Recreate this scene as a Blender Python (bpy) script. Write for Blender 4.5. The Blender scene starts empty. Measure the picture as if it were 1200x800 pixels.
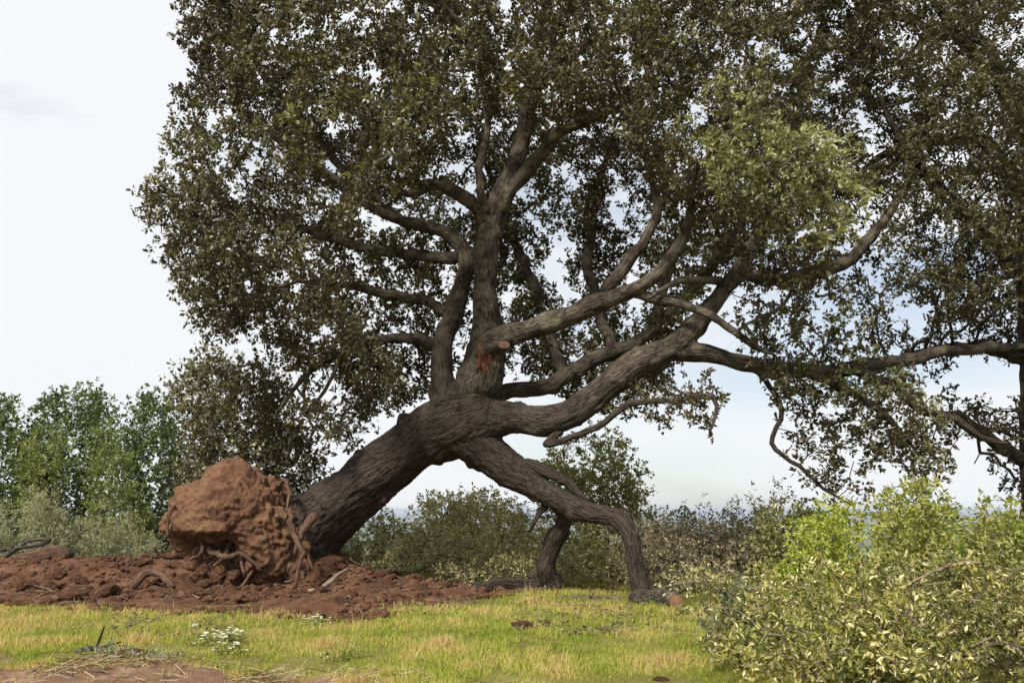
import bpy, bmesh, math, random
import numpy as np
from mathutils import Vector, noise

rng = np.random.default_rng(7)
random.seed(7)
C = bpy.context.scene.collection
SC = bpy.context.scene
R = math.radians

# ------------------------------------------------------------------ camera
F = 1050.0                       # focal length in pixels of the 1200 x 800 photograph
CAM = np.array([0.0, 0.0, 1.5])
PITCH = math.atan(197.0 / F)     # horizon at row 597
cam_d = bpy.data.cameras.new('camera')
cam = bpy.data.objects.new('camera', cam_d)
C.objects.link(cam)
cam.location = CAM
cam.rotation_euler = (math.pi / 2 + PITCH, 0, 0)
cam_d.sensor_width = 36.0
cam_d.lens = F / 1200 * 36.0
cam_d.clip_start = 0.05
cam_d.clip_end = 200000
SC.camera = cam

# ------------------------------------------------------------------ sky, sun, exposure
SUN_EL, SUN_AZ = R(45), R(-150)      # azimuth from +Y clockwise: over the left shoulder
wd = bpy.data.worlds.new('World')
SC.world = wd
wd.use_nodes = True
nt = wd.node_tree
nt.nodes.clear()
def wn(t, **k):
    n = nt.nodes.new(t)
    for a, b in k.items():
        setattr(n, a, b)
    return n
sky = wn('ShaderNodeTexSky', sky_type='NISHITA', sun_disc=False)
sky.sun_elevation = SUN_EL
sky.sun_rotation = SUN_AZ
sky.air_density = 1.0
sky.dust_density = 1.0
sky.ozone_density = 1.5
tc = wn('ShaderNodeTexCoord')
mp = wn('ShaderNodeMapping')
mp.inputs['Location'].default_value = (5.3, 0.8, 2.0)
mp.inputs['Scale'].default_value = (1.0, 1.0, 3.6)
nz = wn('ShaderNodeTexNoise')
nz.inputs['Scale'].default_value = 1.15
nz.inputs['Detail'].default_value = 7
nz.inputs['Roughness'].default_value = 0.5
nz.inputs['Distortion'].default_value = 0.25
rp = wn('ShaderNodeValToRGB')
rp.color_ramp.elements[0].position = 0.38
rp.color_ramp.elements[0].color = (0.42, 0.42, 0.42, 1)
rp.color_ramp.elements[1].position = 0.51
rp.color_ramp.elements[1].color = (1, 1, 1, 1)
mx = wn('ShaderNodeMixRGB')
mx.inputs['Color2'].default_value = (7.1, 7.25, 7.45, 1)
bg = wn('ShaderNodeBackground')
bg.inputs['Strength'].default_value = 0.08
wo = wn('ShaderNodeOutputWorld')
L = nt.links.new
L(tc.outputs['Generated'], mp.inputs['Vector'])
L(mp.outputs['Vector'], nz.inputs['Vector'])
L(nz.outputs['Fac'], rp.inputs['Fac'])
L(rp.outputs['Color'], mx.inputs['Fac'])
L(sky.outputs['Color'], mx.inputs['Color1'])
L(mx.outputs['Color'], bg.inputs['Color'])
L(bg.outputs['Background'], wo.inputs['Surface'])

sun_d = bpy.data.lights.new('sun', 'SUN')
sun_d.energy = 3.5
sun_d.angle = R(10)
sun_d.color = (1.0, 0.94, 0.85)
sun = bpy.data.objects.new('sun', sun_d)
C.objects.link(sun)
sun.rotation_euler = (math.pi / 2 - SUN_EL, 0, math.pi - SUN_AZ)
sun.location = (0, 0, 40)

vs = SC.view_settings
vs.view_transform = 'Standard'
vs.look = 'None'
vs.gamma = 1.0
vs.use_curve_mapping = False
vs.exposure = 0.7
SC.cycles.max_bounces = 6
SC.cycles.diffuse_bounces = 4
SC.cycles.transmission_bounces = 4
SC.cycles.volume_bounces = 0
SC.cycles.use_denoising = True

# ------------------------------------------------------------------ pixel -> place
cp, sp = math.cos(PITCH), math.sin(PITCH)
def ray(px, py):
    a, b = (px - 600) / F, (400 - py) / F
    return np.array([a, cp - b * sp, sp + b * cp])
def P(px, py, Y):
    d = ray(px, py)
    return CAM + d * (Y / d[1])
def M(p, px):                     # px pixels as metres at place p
    return px * ((p[1] - CAM[1]) * cp + (p[2] - CAM[2]) * sp) / F
def G(px, py):                    # the flat ground under a pixel
    d = ray(px, py)
    return CAM + d * (-CAM[2] / d[2])
def pix(p):                       # place(s) -> pixel
    q = np.asarray(p) - CAM
    dep = q[..., 1] * cp + q[..., 2] * sp
    up = -q[..., 1] * sp + q[..., 2] * cp
    return 600 + F * q[..., 0] / dep, 400 - F * up / dep

# ------------------------------------------------------------------ mesh helpers
def new_mesh(name, V, faces, mat=None, attrs=None, smooth=True, normals=None):
    """V (n,3); faces: (m,k) array or list of such arrays"""
    if isinstance(faces, np.ndarray):
        faces = [faces]
    faces = [f for f in faces if len(f)]
    me = bpy.data.meshes.new(name)
    V = np.ascontiguousarray(V, dtype=np.float32)
    me.vertices.add(len(V))
    me.vertices.foreach_set('co', V.ravel())
    idx = np.concatenate([f.ravel() for f in faces]).astype(np.int32)
    tot = np.concatenate([np.full(len(f), f.shape[1], np.int32) for f in faces])
    st = np.concatenate([[0], np.cumsum(tot)[:-1]]).astype(np.int32)
    me.loops.add(len(idx))
    me.polygons.add(len(tot))
    me.polygons.foreach_set('loop_start', st)
    me.loops.foreach_set('vertex_index', idx)
    me.polygons.foreach_set('use_smooth', np.full(len(tot), smooth, bool))
    for k, a in (attrs or {}).items():
        a = np.ascontiguousarray(a, np.float32)
        if a.ndim == 1:
            t = me.attributes.new(k, 'FLOAT', 'POINT')
            t.data.foreach_set('value', a)
        else:
            t = me.attributes.new(k, 'FLOAT_VECTOR', 'POINT')
            t.data.foreach_set('vector', a.ravel())
    if mat:
        me.materials.append(mat)
    me.update(calc_edges=True)
    if normals is not None:
        me.normals_split_custom_set_from_vertices([tuple(n) for n in normals])
    return me
def obj(name, me, parent=None):
    o = bpy.data.objects.new(name, me)
    C.objects.link(o)
    if parent is not None:
        o.parent = parent
        o.matrix_parent_inverse = parent.matrix_world.inverted() if parent.type != 'EMPTY' else o.matrix_parent_inverse
    return o
def thing(name, label, cat, loc, group=None):
    o = bpy.data.objects.new(name, None)
    C.objects.link(o)
    o.location = loc
    o.empty_display_size = 0.2
    o['label'] = label
    o['category'] = cat
    if group:
        o['group'] = group
    return o
def tag(o, label, cat, group=None):
    o['label'] = label
    o['category'] = cat
    if group:
        o['group'] = group
    return o
def part(name, V, faces, mat, parent, attrs=None, smooth=True, normals=None, kind=None, origin=None):
    """geometry in world coordinates under an Empty (which only has a location) or a part of one"""
    org = np.array(parent.location if parent.type == 'EMPTY' else parent.parent.location)
    o = obj(name, new_mesh(name, np.asarray(V) - org, faces, mat, attrs, smooth, normals))
    o.parent = parent
    if kind:
        o['kind'] = kind
    return o
def unit(v):
    return v / np.maximum(np.linalg.norm(v, axis=-1, keepdims=True), 1e-9)

def resample(pts, rad, step):
    pts, rad = np.asarray(pts, float), np.asarray(rad, float)
    n = len(pts)
    out, ro = [], []
    for i in range(n - 1):
        p0, p1, p2, p3 = pts[max(i - 1, 0)], pts[i], pts[i + 1], pts[min(i + 2, n - 1)]
        k = max(2, int(np.linalg.norm(p2 - p1) / step))
        for j in range(k):
            t = j / k
            out.append(0.5 * (2 * p1 + (p2 - p0) * t + (2 * p0 - 5 * p1 + 4 * p2 - p3) * t * t + (3 * p1 - p0 - 3 * p2 + p3) * t ** 3))
            ro.append(rad[i] * (1 - t) + rad[i + 1] * t)
    out.append(pts[-1]); ro.append(rad[-1])
    return np.array(out), np.array(ro)
def frames(pts):
    T = unit(np.gradient(pts, axis=0))
    u = np.cross(T[0], [0.31, 0.22, 0.9]); u /= np.linalg.norm(u)
    U = []
    for t in T:
        u = u - t * np.dot(u, t)
        u /= np.linalg.norm(u)
        U.append(u.copy())
    U = np.array(U)
    return T, U, np.cross(T, U)
def fbm(p, f, o=3):
    v, a = 0.0, 1.0
    q = Vector(p) * f
    for _ in range(o):
        v += a * noise.noise(q)
        q = q * 2.03 + Vector((7.1, 3.3, 5.7)); a *= 0.5
    return v
def tube(pts, rad, n=10, step=0.12, rough=0.12, seed=0, cap=True, wob=0.0):
    """-> V, faces, bark coordinates"""
    p, r = resample(pts, rad, step)
    if wob:
        p = p + wob * r[:, None] * np.array([[fbm(q, 1.1 / max(r[0], .05) * .3, 2), fbm(q + 9, 1.1 / max(r[0], .05) * .3, 2), fbm(q + 21, 1.1 / max(r[0], .05) * .3, 2)] for q in p])
    T, U, W = frames(p)
    s = np.concatenate([[0], np.cumsum(np.linalg.norm(np.diff(p, axis=0), axis=1))])
    th = np.arange(n) / n * 2 * np.pi
    d = U[:, None] * np.cos(th)[None, :, None] + W[:, None] * np.sin(th)[None, :, None]
    rr = np.repeat(r[:, None], n, 1)
    if rough:
        f = 0.55 / max(float(r.mean()), 0.01)
        for i in range(len(p)):
            for j in range(n):
                rr[i, j] *= 1 + rough * fbm(p[i] + d[i, j] * r[i] + seed, f, 2)
    V = (p[:, None] + d * rr[:, :, None]).reshape(-1, 3)
    b = np.stack([np.cos(th)[None] * r[:, None], np.sin(th)[None] * r[:, None], np.repeat(s[:, None], n, 1)], -1).reshape(-1, 3) + seed * 3.7
    k = len(p)
    a = (np.arange(k - 1)[:, None] * n + np.arange(n)[None])
    c = (np.arange(k - 1)[:, None] * n + (np.arange(n)[None] + 1) % n)
    Q = np.stack([a, c, c + n, a + n], -1).reshape(-1, 4)
    fs = [Q]
    if cap:
        V = np.vstack([V, p[0], p[-1]])
        b = np.vstack([b, b[:n].mean(0), b[-n:].mean(0)])
        c0, c1 = k * n, k * n + 1
        j = np.arange(n)
        fs.append(np.stack([np.full(n, c0), (j + 1) % n, j], -1))
        fs.append(np.stack([np.full(n, c1), (k - 1) * n + j, (k - 1) * n + (j + 1) % n], -1))
    return V, fs, b
def merge(parts):
    Vs, Fs, As, o = [], {}, [], 0
    for V, fs, a in parts:
        Vs.append(V); As.append(a)
        for f in (fs if isinstance(fs, list) else [fs]):
            Fs.setdefault(f.shape[1], []).append(f + o)
        o += len(V)
    return np.vstack(Vs), [np.vstack(v) for v in Fs.values()], np.concatenate(As)
def px_path(L_):
    """[(px, py, Y, r_px)] -> points, radii in metres"""
    p = np.array([P(a, b, c) for a, b, c, d in L_])
    return p, np.array([M(q, l[3]) for q, l in zip(p, L_)])

# ------------------------------------------------------------------ materials
def nodes(name):
    m = bpy.data.materials.new(name)
    m.use_nodes = True
    t = m.node_tree
    b = t.nodes['Principled BSDF']
    return m, t, b
def ramp(t, stops, fac):
    r = t.nodes.new('ShaderNodeValToRGB')
    e = r.color_ramp.elements
    while len(e) < len(stops):
        e.new(0.5)
    for el, (p, c) in zip(e, stops):
        el.position = p
        el.color = (*c, 1)
    t.links.new(fac, r.inputs['Fac'])
    return r.outputs['Color']
def noise_n(t, vec, scale, detail=5, rough=0.6, dist=0.0):
    n = t.nodes.new('ShaderNodeTexNoise')
    n.inputs['Scale'].default_value = scale
    n.inputs['Detail'].default_value = detail
    n.inputs['Roughness'].default_value = rough
    n.inputs['Distortion'].default_value = dist
    if vec is not None:
        t.links.new(vec, n.inputs['Vector'])
    return n.outputs['Fac']
def attr_n(t, name):
    a = t.nodes.new('ShaderNodeAttribute')
    a.attribute_name = name
    return a
def coord_n(t, which='Object'):
    return t.nodes.new('ShaderNodeTexCoord').outputs[which]
def mix_n(t, fac, a, b, mode='MIX'):
    m = t.nodes.new('ShaderNodeMixRGB')
    m.blend_type = mode
    for s, v in (('Fac', fac), ('Color1', a), ('Color2', b)):
        if hasattr(v, 'is_linked'):
            t.links.new(v, m.inputs[s])
        else:
            m.inputs[s].default_value = v if s == 'Fac' else (*v, 1)
    return m.outputs['Color']
def bump_n(t, b, h, strength, dist):
    n = t.nodes.new('ShaderNodeBump')
    n.inputs['Strength'].default_value = strength
    n.inputs['Distance'].default_value = dist
    t.links.new(h, n.inputs['Height'])
    t.links.new(n.outputs['Normal'], b.inputs['Normal'])
def map_n(t, vec, scale):
    n = t.nodes.new('ShaderNodeMapping')
    n.inputs['Scale'].default_value = scale
    t.links.new(vec, n.inputs['Vector'])
    return n.outputs['Vector']
def math_n(t, op, a, b=0.5):
    n = t.nodes.new('ShaderNodeMath')
    n.operation = op
    for i, v in enumerate((a, b)):
        if hasattr(v, 'is_linked'):
            t.links.new(v, n.inputs[i])
        else:
            n.inputs[i].default_value = v
    return n.outputs['Value']

def bark_mat(name, dark, mid, lichen, amount=0.5, fscale=19.0, bump=1.0, high=False):
    m, t, b = nodes(name)
    a = attr_n(t, 'bark').outputs['Vector']
    st = map_n(t, a, (1, 1, 0.2))
    v = t.nodes.new('ShaderNodeTexVoronoi')
    v.feature = 'DISTANCE_TO_EDGE'
    v.inputs['Scale'].default_value = fscale
    wob = t.nodes.new('ShaderNodeVectorMath'); wob.operation = 'ADD'
    nn = t.nodes.new('ShaderNodeTexNoise'); nn.inputs['Scale'].default_value = 6
    t.links.new(st, nn.inputs['Vector'])
    sc = t.nodes.new('ShaderNodeVectorMath'); sc.operation = 'SCALE'; sc.inputs['Scale'].default_value = 0.22
    t.links.new(nn.outputs['Color'], sc.inputs[0])
    t.links.new(st, wob.inputs[0]); t.links.new(sc.outputs[0], wob.inputs[1])
    t.links.new(wob.outputs[0], v.inputs['Vector'])
    edge = math_n(t, 'MINIMUM', math_n(t, 'MULTIPLY', v.outputs['Distance'], 4.0), 1.0)
    fine = noise_n(t, st, 30, 6, 0.7)
    fur = noise_n(t, map_n(t, a, (1, 1, 0.13)), fscale * 0.9, 3, 0.55, 0.6)
    rid = math_n(t, 'MINIMUM', math_n(t, 'MULTIPLY', math_n(t, 'ABSOLUTE', math_n(t, 'SUBTRACT', fur, 0.5)), 9.0), 1.0)
    edge = math_n(t, 'ADD', math_n(t, 'MULTIPLY', edge, 0.5), math_n(t, 'MULTIPLY', rid, 0.5))
    col = ramp(t, [(0.0, dark), (0.45, mid), (1.0, tuple(c * 1.35 for c in mid))], math_n(t, 'MULTIPLY', edge, math_n(t, 'ADD', fine, 0.25)))
    pos = coord_n(t, 'Object')
    lm = ramp(t, [(0.5 - 0.1 * amount, (0, 0, 0)), (0.66 - 0.1 * amount, (amount,) * 3)], noise_n(t, pos, 3.2, 8, 0.72))
    if high:       # lichen grows on the upper limbs, the foot of the tree is bare
        sx = t.nodes.new('ShaderNodeSeparateXYZ'); t.links.new(pos, sx.inputs[0])
        mr = t.nodes.new('ShaderNodeMapRange')
        for k_, v_ in (('From Min', 2.6), ('From Max', 5.0), ('To Min', 0.08), ('To Max', 1.0)):
            mr.inputs[k_].default_value = v_
        t.links.new(sx.outputs['Z'], mr.inputs['Value'])
        lm = math_n(t, 'MULTIPLY', lm, mr.outputs['Result'])
    col = mix_n(t, lm, col, lichen)
    t.links.new(col, b.inputs['Base Color'])
    b.inputs['Roughness'].default_value = 0.9
    b.inputs['Specular IOR Level'].default_value = 0.2
    h = math_n(t, 'ADD', edge, math_n(t, 'MULTIPLY', fine, 0.7))
    bump_n(t, b, h, bump, 0.035)
    return m
def leaf_mat(name, cols, trans=0.28, rough=0.5, spec=0.35):
    m, t, b = nodes(name)
    f = attr_n(t, 'tint').outputs['Fac']
    n = len(cols)
    col = ramp(t, [(i / (n - 1), c) for i, c in enumerate(cols)], f)
    t.links.new(col, b.inputs['Base Color'])
    b.inputs['Roughness'].default_value = rough
    b.inputs['Specular IOR Level'].default_value = spec
    tr = t.nodes.new('ShaderNodeBsdfTranslucent')
    t.links.new(mix_n(t, 1.0, col, (1.25, 1.3, 0.6), 'MULTIPLY'), tr.inputs['Color'])
    mx_ = t.nodes.new('ShaderNodeMixShader')
    mx_.inputs['Fac'].default_value = trans
    t.links.new(b.outputs[0], mx_.inputs[1])
    t.links.new(tr.outputs[0], mx_.inputs[2])
    t.links.new(mx_.outputs[0], t.nodes['Material Output'].inputs['Surface'])
    return m
def earth_mat(name, stops, scale=2.0, bump=0.8, dist=0.06, fine=18):
    m, t, b = nodes(name)
    c = coord_n(t, 'Object')
    n1 = noise_n(t, c, scale, 9, 0.68, 0.3)
    n2 = noise_n(t, c, fine, 8, 0.75)
    mixv = math_n(t, 'ADD', math_n(t, 'MULTIPLY', n1, 0.72), math_n(t, 'MULTIPLY', n2, 0.28))
    t.links.new(ramp(t, stops, mixv), b.inputs['Base Color'])
    b.inputs['Roughness'].default_value = 0.95
    b.inputs['Specular IOR Level'].default_value = 0.15
    bump_n(t, b, math_n(t, 'ADD', n1, math_n(t, 'MULTIPLY', n2, 0.6)), bump, dist)
    return m

MAT = {}
MAT['bark'] = bark_mat('oak_bark', (0.011, 0.008, 0.007), (0.066, 0.049, 0.039), (0.23, 0.20, 0.145), 0.65, high=True)
MAT['limb_bark'] = bark_mat('lichened_bark', (0.018, 0.013, 0.010), (0.082, 0.062, 0.046), (0.24, 0.21, 0.155), 0.6, 20.0)
MAT['dark_bark'] = bark_mat('dark_bark', (0.016, 0.013, 0.012), (0.062, 0.05, 0.043), (0.16, 0.145, 0.12), 0.4, 14.0)
MAT['twig'] = bark_mat('twig_bark', (0.03, 0.023, 0.018), (0.10, 0.078, 0.058), (0.22, 0.2, 0.15), 0.5, 25.0, 0.4)
MAT['dry_twig'] = bark_mat('dry_twig_bark', (0.07, 0.05, 0.035), (0.22, 0.17, 0.115), (0.36, 0.31, 0.22), 0.5, 25.0, 0.4)
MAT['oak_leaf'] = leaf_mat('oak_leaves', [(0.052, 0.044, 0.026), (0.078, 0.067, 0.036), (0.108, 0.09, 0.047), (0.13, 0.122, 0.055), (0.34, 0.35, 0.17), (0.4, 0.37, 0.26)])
MAT['right_leaf'] = leaf_mat('dark_oak_leaves', [(0.032, 0.029, 0.02), (0.05, 0.044, 0.026), (0.085, 0.068, 0.034), (0.08, 0.073, 0.034), (0.12, 0.112, 0.05), (0.24, 0.225, 0.16)])
MAT['hedge_leaf'] = leaf_mat('dark_green_leaves', [(0.035, 0.055, 0.022), (0.06, 0.085, 0.03), (0.09, 0.125, 0.04), (0.13, 0.17, 0.05), (0.14, 0.18, 0.055), (0.25, 0.28, 0.15)])
MAT['fresh_leaf'] = leaf_mat('fresh_green_leaves', [(0.1, 0.115, 0.028), (0.175, 0.195, 0.042), (0.25, 0.265, 0.058), (0.31, 0.32, 0.075), (0.33, 0.33, 0.085), (0.45, 0.44, 0.22)])
MAT['grey_leaf'] = leaf_mat('grey_green_leaves', [(0.13, 0.145, 0.08), (0.19, 0.205, 0.11), (0.26, 0.27, 0.15), (0.31, 0.315, 0.18), (0.33, 0.335, 0.2), (0.42, 0.42, 0.29)], 0.2)
MAT['olive_leaf'] = leaf_mat('pale_olive_leaves', [(0.085, 0.09, 0.026), (0.15, 0.155, 0.042), (0.22, 0.215, 0.065), (0.29, 0.275, 0.085), (0.31, 0.29, 0.1), (0.5, 0.47, 0.27)], 0.22)
MAT['pale_leaf'] = leaf_mat('pale_withering_leaves', [(0.12, 0.12, 0.045), (0.21, 0.205, 0.08), (0.31, 0.29, 0.125), (0.38, 0.34, 0.155), (0.4, 0.36, 0.165), (0.6, 0.55, 0.36)], 0.2)
MAT['sapling_leaf'] = leaf_mat('sapling_leaves', [(0.07, 0.098, 0.03), (0.12, 0.155, 0.045), (0.17, 0.205, 0.06), (0.21, 0.24, 0.075), (0.22, 0.25, 0.08), (0.34, 0.37, 0.22)])
MAT['lime_leaf'] = leaf_mat('lime_green_leaves', [(0.12, 0.15, 0.022), (0.2, 0.25, 0.034), (0.29, 0.34, 0.05), (0.36, 0.41, 0.065), (0.38, 0.43, 0.08), (0.5, 0.5, 0.2)], 0.35)
MAT['cut_leaf'] = leaf_mat('drying_cut_leaves', [(0.07, 0.072, 0.015), (0.16, 0.16, 0.034), (0.26, 0.245, 0.058), (0.36, 0.325, 0.095), (0.4, 0.355, 0.115), (0.64, 0.58, 0.32)], 0.15)
MAT['dead_leaf'] = leaf_mat('dead_brown_leaves', [(0.075, 0.056, 0.034), (0.135, 0.1, 0.06), (0.2, 0.15, 0.09), (0.18, 0.17, 0.08), (0.2, 0.18, 0.095), (0.4, 0.34, 0.24)], 0.12)
MAT['grass'] = leaf_mat('grass_blades', [(0.2, 0.25, 0.03), (0.33, 0.36, 0.06), (0.43, 0.4, 0.1), (0.54, 0.43, 0.18), (0.5, 0.33, 0.155)], 0.3, 0.6, 0.2)
MAT['straw'] = leaf_mat('dry_straw', [(0.13, 0.085, 0.05), (0.25, 0.18, 0.10), (0.42, 0.33, 0.2)], 0.1, 0.7, 0.2)
MAT['petal'] = leaf_mat('white_petals', [(0.62, 0.62, 0.55), (0.8, 0.8, 0.76)], 0.25)
MAT['soil'] = earth_mat('dark_red_soil', [(0.3, (0.034, 0.018, 0.012)), (0.44, (0.092, 0.045, 0.026)), (0.55, (0.17, 0.086, 0.048)), (0.7, (0.31, 0.19, 0.135))], 2.4, 1.0, 0.08, 22)
MAT['track'] = earth_mat('pinkish_track_soil', [(0.3, (0.085, 0.045, 0.028)), (0.5, (0.19, 0.112, 0.07)), (0.72, (0.34, 0.235, 0.16))], 2.4, 0.7, 0.04, 26)
MAT['plate'] = earth_mat('red_root_earth', [(0.3, (0.05, 0.024, 0.015)), (0.42, (0.125, 0.063, 0.039)), (0.52, (0.21, 0.112, 0.066)), (0.6, (0.225, 0.14, 0.075)), (0.72, (0.34, 0.215, 0.145))], 1.9, 1.0, 0.10, 16)
MAT['root'] = bark_mat('root_bark', (0.03, 0.017, 0.011), (0.115, 0.066, 0.043), (0.22, 0.15, 0.10), 0.35, 22.0, 0.5)

def wood_mat(name, c0, c1, scale=30):
    m, t, b = nodes(name)
    c = coord_n(t, 'Object')
    n1 = noise_n(t, map_n(t, c, (1, 1, 0.25)), scale, 6, 0.7)
    t.links.new(ramp(t, [(0.3, c0), (0.7, c1)], n1), b.inputs['Base Color'])
    b.inputs['Roughness'].default_value = 0.8
    bump_n(t, b, n1, 0.6, 0.02)
    return m
MAT['torn'] = wood_mat('torn_red_wood', (0.04, 0.013, 0.009), (0.28, 0.095, 0.05))
MAT['cut'] = wood_mat('cut_orange_wood', (0.12, 0.055, 0.034), (0.34, 0.175, 0.105), 14)
MAT['cut_pale'] = wood_mat('cut_pale_wood', (0.42, 0.30, 0.17), (0.62, 0.5, 0.32), 18)

# ground: turf underlay near, fields far away
def ground_mat():
    m, t, b = nodes('ground_turf')
    c = coord_n(t, 'Object')
    n1 = noise_n(t, c, 0.55, 6, 0.6)
    n2 = noise_n(t, c, 14, 8, 0.75)
    turf = ramp(t, [(0.3, (0.085, 0.055, 0.03)), (0.46, (0.15, 0.13, 0.04)), (0.58, (0.2, 0.19, 0.05)), (0.75, (0.27, 0.2, 0.095))],
                math_n(t, 'ADD', math_n(t, 'MULTIPLY', n1, 0.6), math_n(t, 'MULTIPLY', n2, 0.4)))
    fl = t.nodes.new('ShaderNodeTexVoronoi'); fl.inputs['Scale'].default_value = 0.0011
    t.links.new(map_n(t, c, (1, 0.6, 1)), fl.inputs['Vector'])
    sep = t.nodes.new('ShaderNodeSeparateColor'); t.links.new(fl.outputs['Color'], sep.inputs[0])
    fields = ramp(t, [(0.0, (0.03, 0.055, 0.03)), (0.4, (0.07, 0.10, 0.04)), (0.7, (0.2, 0.19, 0.10)), (1.0, (0.10, 0.075, 0.05))], sep.outputs[0])
    vl = t.nodes.new('ShaderNodeVectorMath'); vl.operation = 'LENGTH'
    t.links.new(c, vl.inputs[0])
    far = t.nodes.new('ShaderNodeMapRange')
    far.inputs['From Min'].default_value = 60; far.inputs['From Max'].default_value = 400
    t.links.new(vl.outputs['Value'], far.inputs['Value'])
    t.links.new(mix_n(t, far.outputs['Result'], turf, fields), b.inputs['Base Color'])
    b.inputs['Roughness'].default_value = 0.95
    b.inputs['Specular IOR Level'].default_value = 0.1
    bump_n(t, b, n2, 0.7, 0.03)
    return m
MAT['ground'] = ground_mat()

# ------------------------------------------------------------------ ground
def gz(x, y):
    x, y = np.asarray(x, float), np.asarray(y, float)
    r = np.hypot(x * 0.8, y - 12)
    near = 0.03 * np.sin(0.9 * x + 0.4 * y) * np.cos(0.7 * y - 0.3 * x + 1) + 0.015 * np.sin(2.3 * x - 1.1 * y)
    fall = -170 * (1 - np.exp(-np.maximum(r - 19, 0) / 900.0))
    return near * np.exp(-np.maximum(r - 19, 0) / 30) + fall
def make_ground():
    k = 170
    u = np.linspace(-1, 1, k)
    a = 8.6
    g = np.sinh(a * u) / np.sinh(a) * 45000
    X, Y = np.meshgrid(g, g + 12)
    Z = gz(X, Y)
    V = np.stack([X, Y, Z], -1).reshape(-1, 3)
    i = np.arange(k - 1)[:, None] * k + np.arange(k - 1)[None]
    Fq = np.stack([i, i + 1, i + k + 1, i + k], -1).reshape(-1, 4)
    o = obj('ground', new_mesh('ground', V, Fq, MAT['ground']))
    o['kind'] = 'structure'
    return o
make_ground()

def vnoise(P_, f, o=3, seed=0.0):
    return np.array([fbm((p[0] + seed, p[1] - seed, p[2] + 2 * seed), f, o) for p in P_])

# disturbed earth round the root plate: its outline is read off the photograph's ground
soil_front = [(-300, 704), (0, 706), (110, 712), (200, 716), (300, 717), (370, 722), (420, 724), (440, 712), (470, 706), (520, 703), (570, 697), (620, 694)]
sfp = np.array([G(a, b)[:2] for a, b in soil_front])
def soil_h(x, y):
    """height of the heap above the ground (negative outside)"""
    yf = np.interp(x, sfp[:, 0], sfp[:, 1])
    yb = np.interp(x, [-16, -5, -3.3, -1.2, 0.3], [23, 22, 20.2, 18.6, 17.9])
    d = np.minimum(y - yf, yb - y)
    edge = np.clip(d / 0.9, -0.35, 1)
    back = np.clip((y - 16.3) / 1.5, 0, 1) ** 2 * np.clip(1.0, 0, 1)
    mound = 0.05 + back * (0.40 * np.exp(-((y - 18.6) / 1.5) ** 2) * np.clip((-4.5 - x) / 2.5, 0, 1) \
        + 0.5 * np.exp(-((x + 4.0) / 1.1) ** 2 - ((y - 17.9) / 1.1) ** 2) + 0.22 * np.exp(-((x + 3.0) / 1.0) ** 2 - ((y - 17.3) / 1.0) ** 2) \
        + 0.2 * np.exp(-((x + 5.6) / 2.0) ** 2 - ((y - 18.6) / 1.5) ** 2))
    return np.where(edge > 0, edge * mound, edge * 0.5), edge
def top_z(x, y):
    h, e = soil_h(np.array([x]), np.array([y]))
    return float(gz(x, y)) + max(0.0, float(h[0]))
def make_soil():
    xs = np.arange(-14.0, 1.0, 0.055)
    ys = np.arange(13.0, 22.8, 0.055)
    X, Y = np.meshgrid(xs, ys)
    h, e = soil_h(X, Y)
    flat = np.stack([X, Y, 0 * X], -1).reshape(-1, 3)
    n1 = vnoise(flat, 1.3, 3, 1.0).reshape(X.shape)
    n2 = vnoise(flat, 3.4, 4, 5.0).reshape(X.shape)
    v1 = np.array([0.5 - noise.voronoi(Vector((q[0] * 2.6, q[1] * 2.6, 1)))[0][0] for q in flat]).reshape(X.shape)
    v2 = np.array([0.5 - noise.voronoi(Vector((q[0] * 6.3, q[1] * 6.3, 5)))[0][0] for q in flat]).reshape(X.shape)
    amp = np.clip((e + 0.12) / 0.7, 0, 1)
    Z = gz(X, Y) + 0.004 + h + amp * (0.09 * n1 + 0.06 * np.abs(n2) + 0.10 * np.maximum(v1, -.1) * (0.6 + n1) + 0.05 * v2)
    V = np.stack([X, Y, Z], -1).reshape(-1, 3)
    k, w = X.shape
    i = np.arange(k - 1)[:, None] * w + np.arange(w - 1)[None]
    Fq = np.stack([i, i + 1, i + w + 1, i + w], -1).reshape(-1, 4)
    keep = (e.reshape(-1)[Fq] > -0.3).any(1)
    o = obj('disturbed_soil', new_mesh('disturbed_soil', V, Fq[keep], MAT['soil']))
    o['kind'] = 'structure'
    # track edge at the photograph's foot
    xs = np.arange(-9, 1.2, 0.06); ys = np.arange(4.0, 9.8, 0.06)
    X, Y = np.meshgrid(xs, ys)
    bnd = 8.85 + 0.25 * np.sin(1.3 * X + 0.5) + 0.15 * np.sin(3.1 * X) - np.clip(X + 2.6, 0, 9) * 0.55
    flat = np.stack([X, Y, 0 * X], -1).reshape(-1, 3)
    n1 = vnoise(flat, 2.2, 3, 3.0).reshape(X.shape)
    e = np.clip((bnd + 0.5 * n1 - Y) / 0.5, -1, 1)
    n2 = np.array([0.5 - noise.voronoi(Vector((q[0] * 7, q[1] * 7, 2)))[0][0] for q in flat]).reshape(X.shape)
    Z = gz(X, Y) + 0.004 + 0.03 * e + (0.05 * n1 + 0.06 * n2) * np.clip(e + .3, 0, 1)
    V = np.stack([X, Y, Z], -1).reshape(-1, 3)
    k, w = X.shape
    i = np.arange(k - 1)[:, None] * w + np.arange(w - 1)[None]
    Fq = np.stack([i, i + 1, i + w + 1, i + w], -1).reshape(-1, 4)
    keep = (e.reshape(-1)[Fq] > -0.6).any(1)
    o = obj('track_soil', new_mesh('track_soil', V, Fq[keep], MAT['track']))
    o['kind'] = 'structure'
make_soil()
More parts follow.
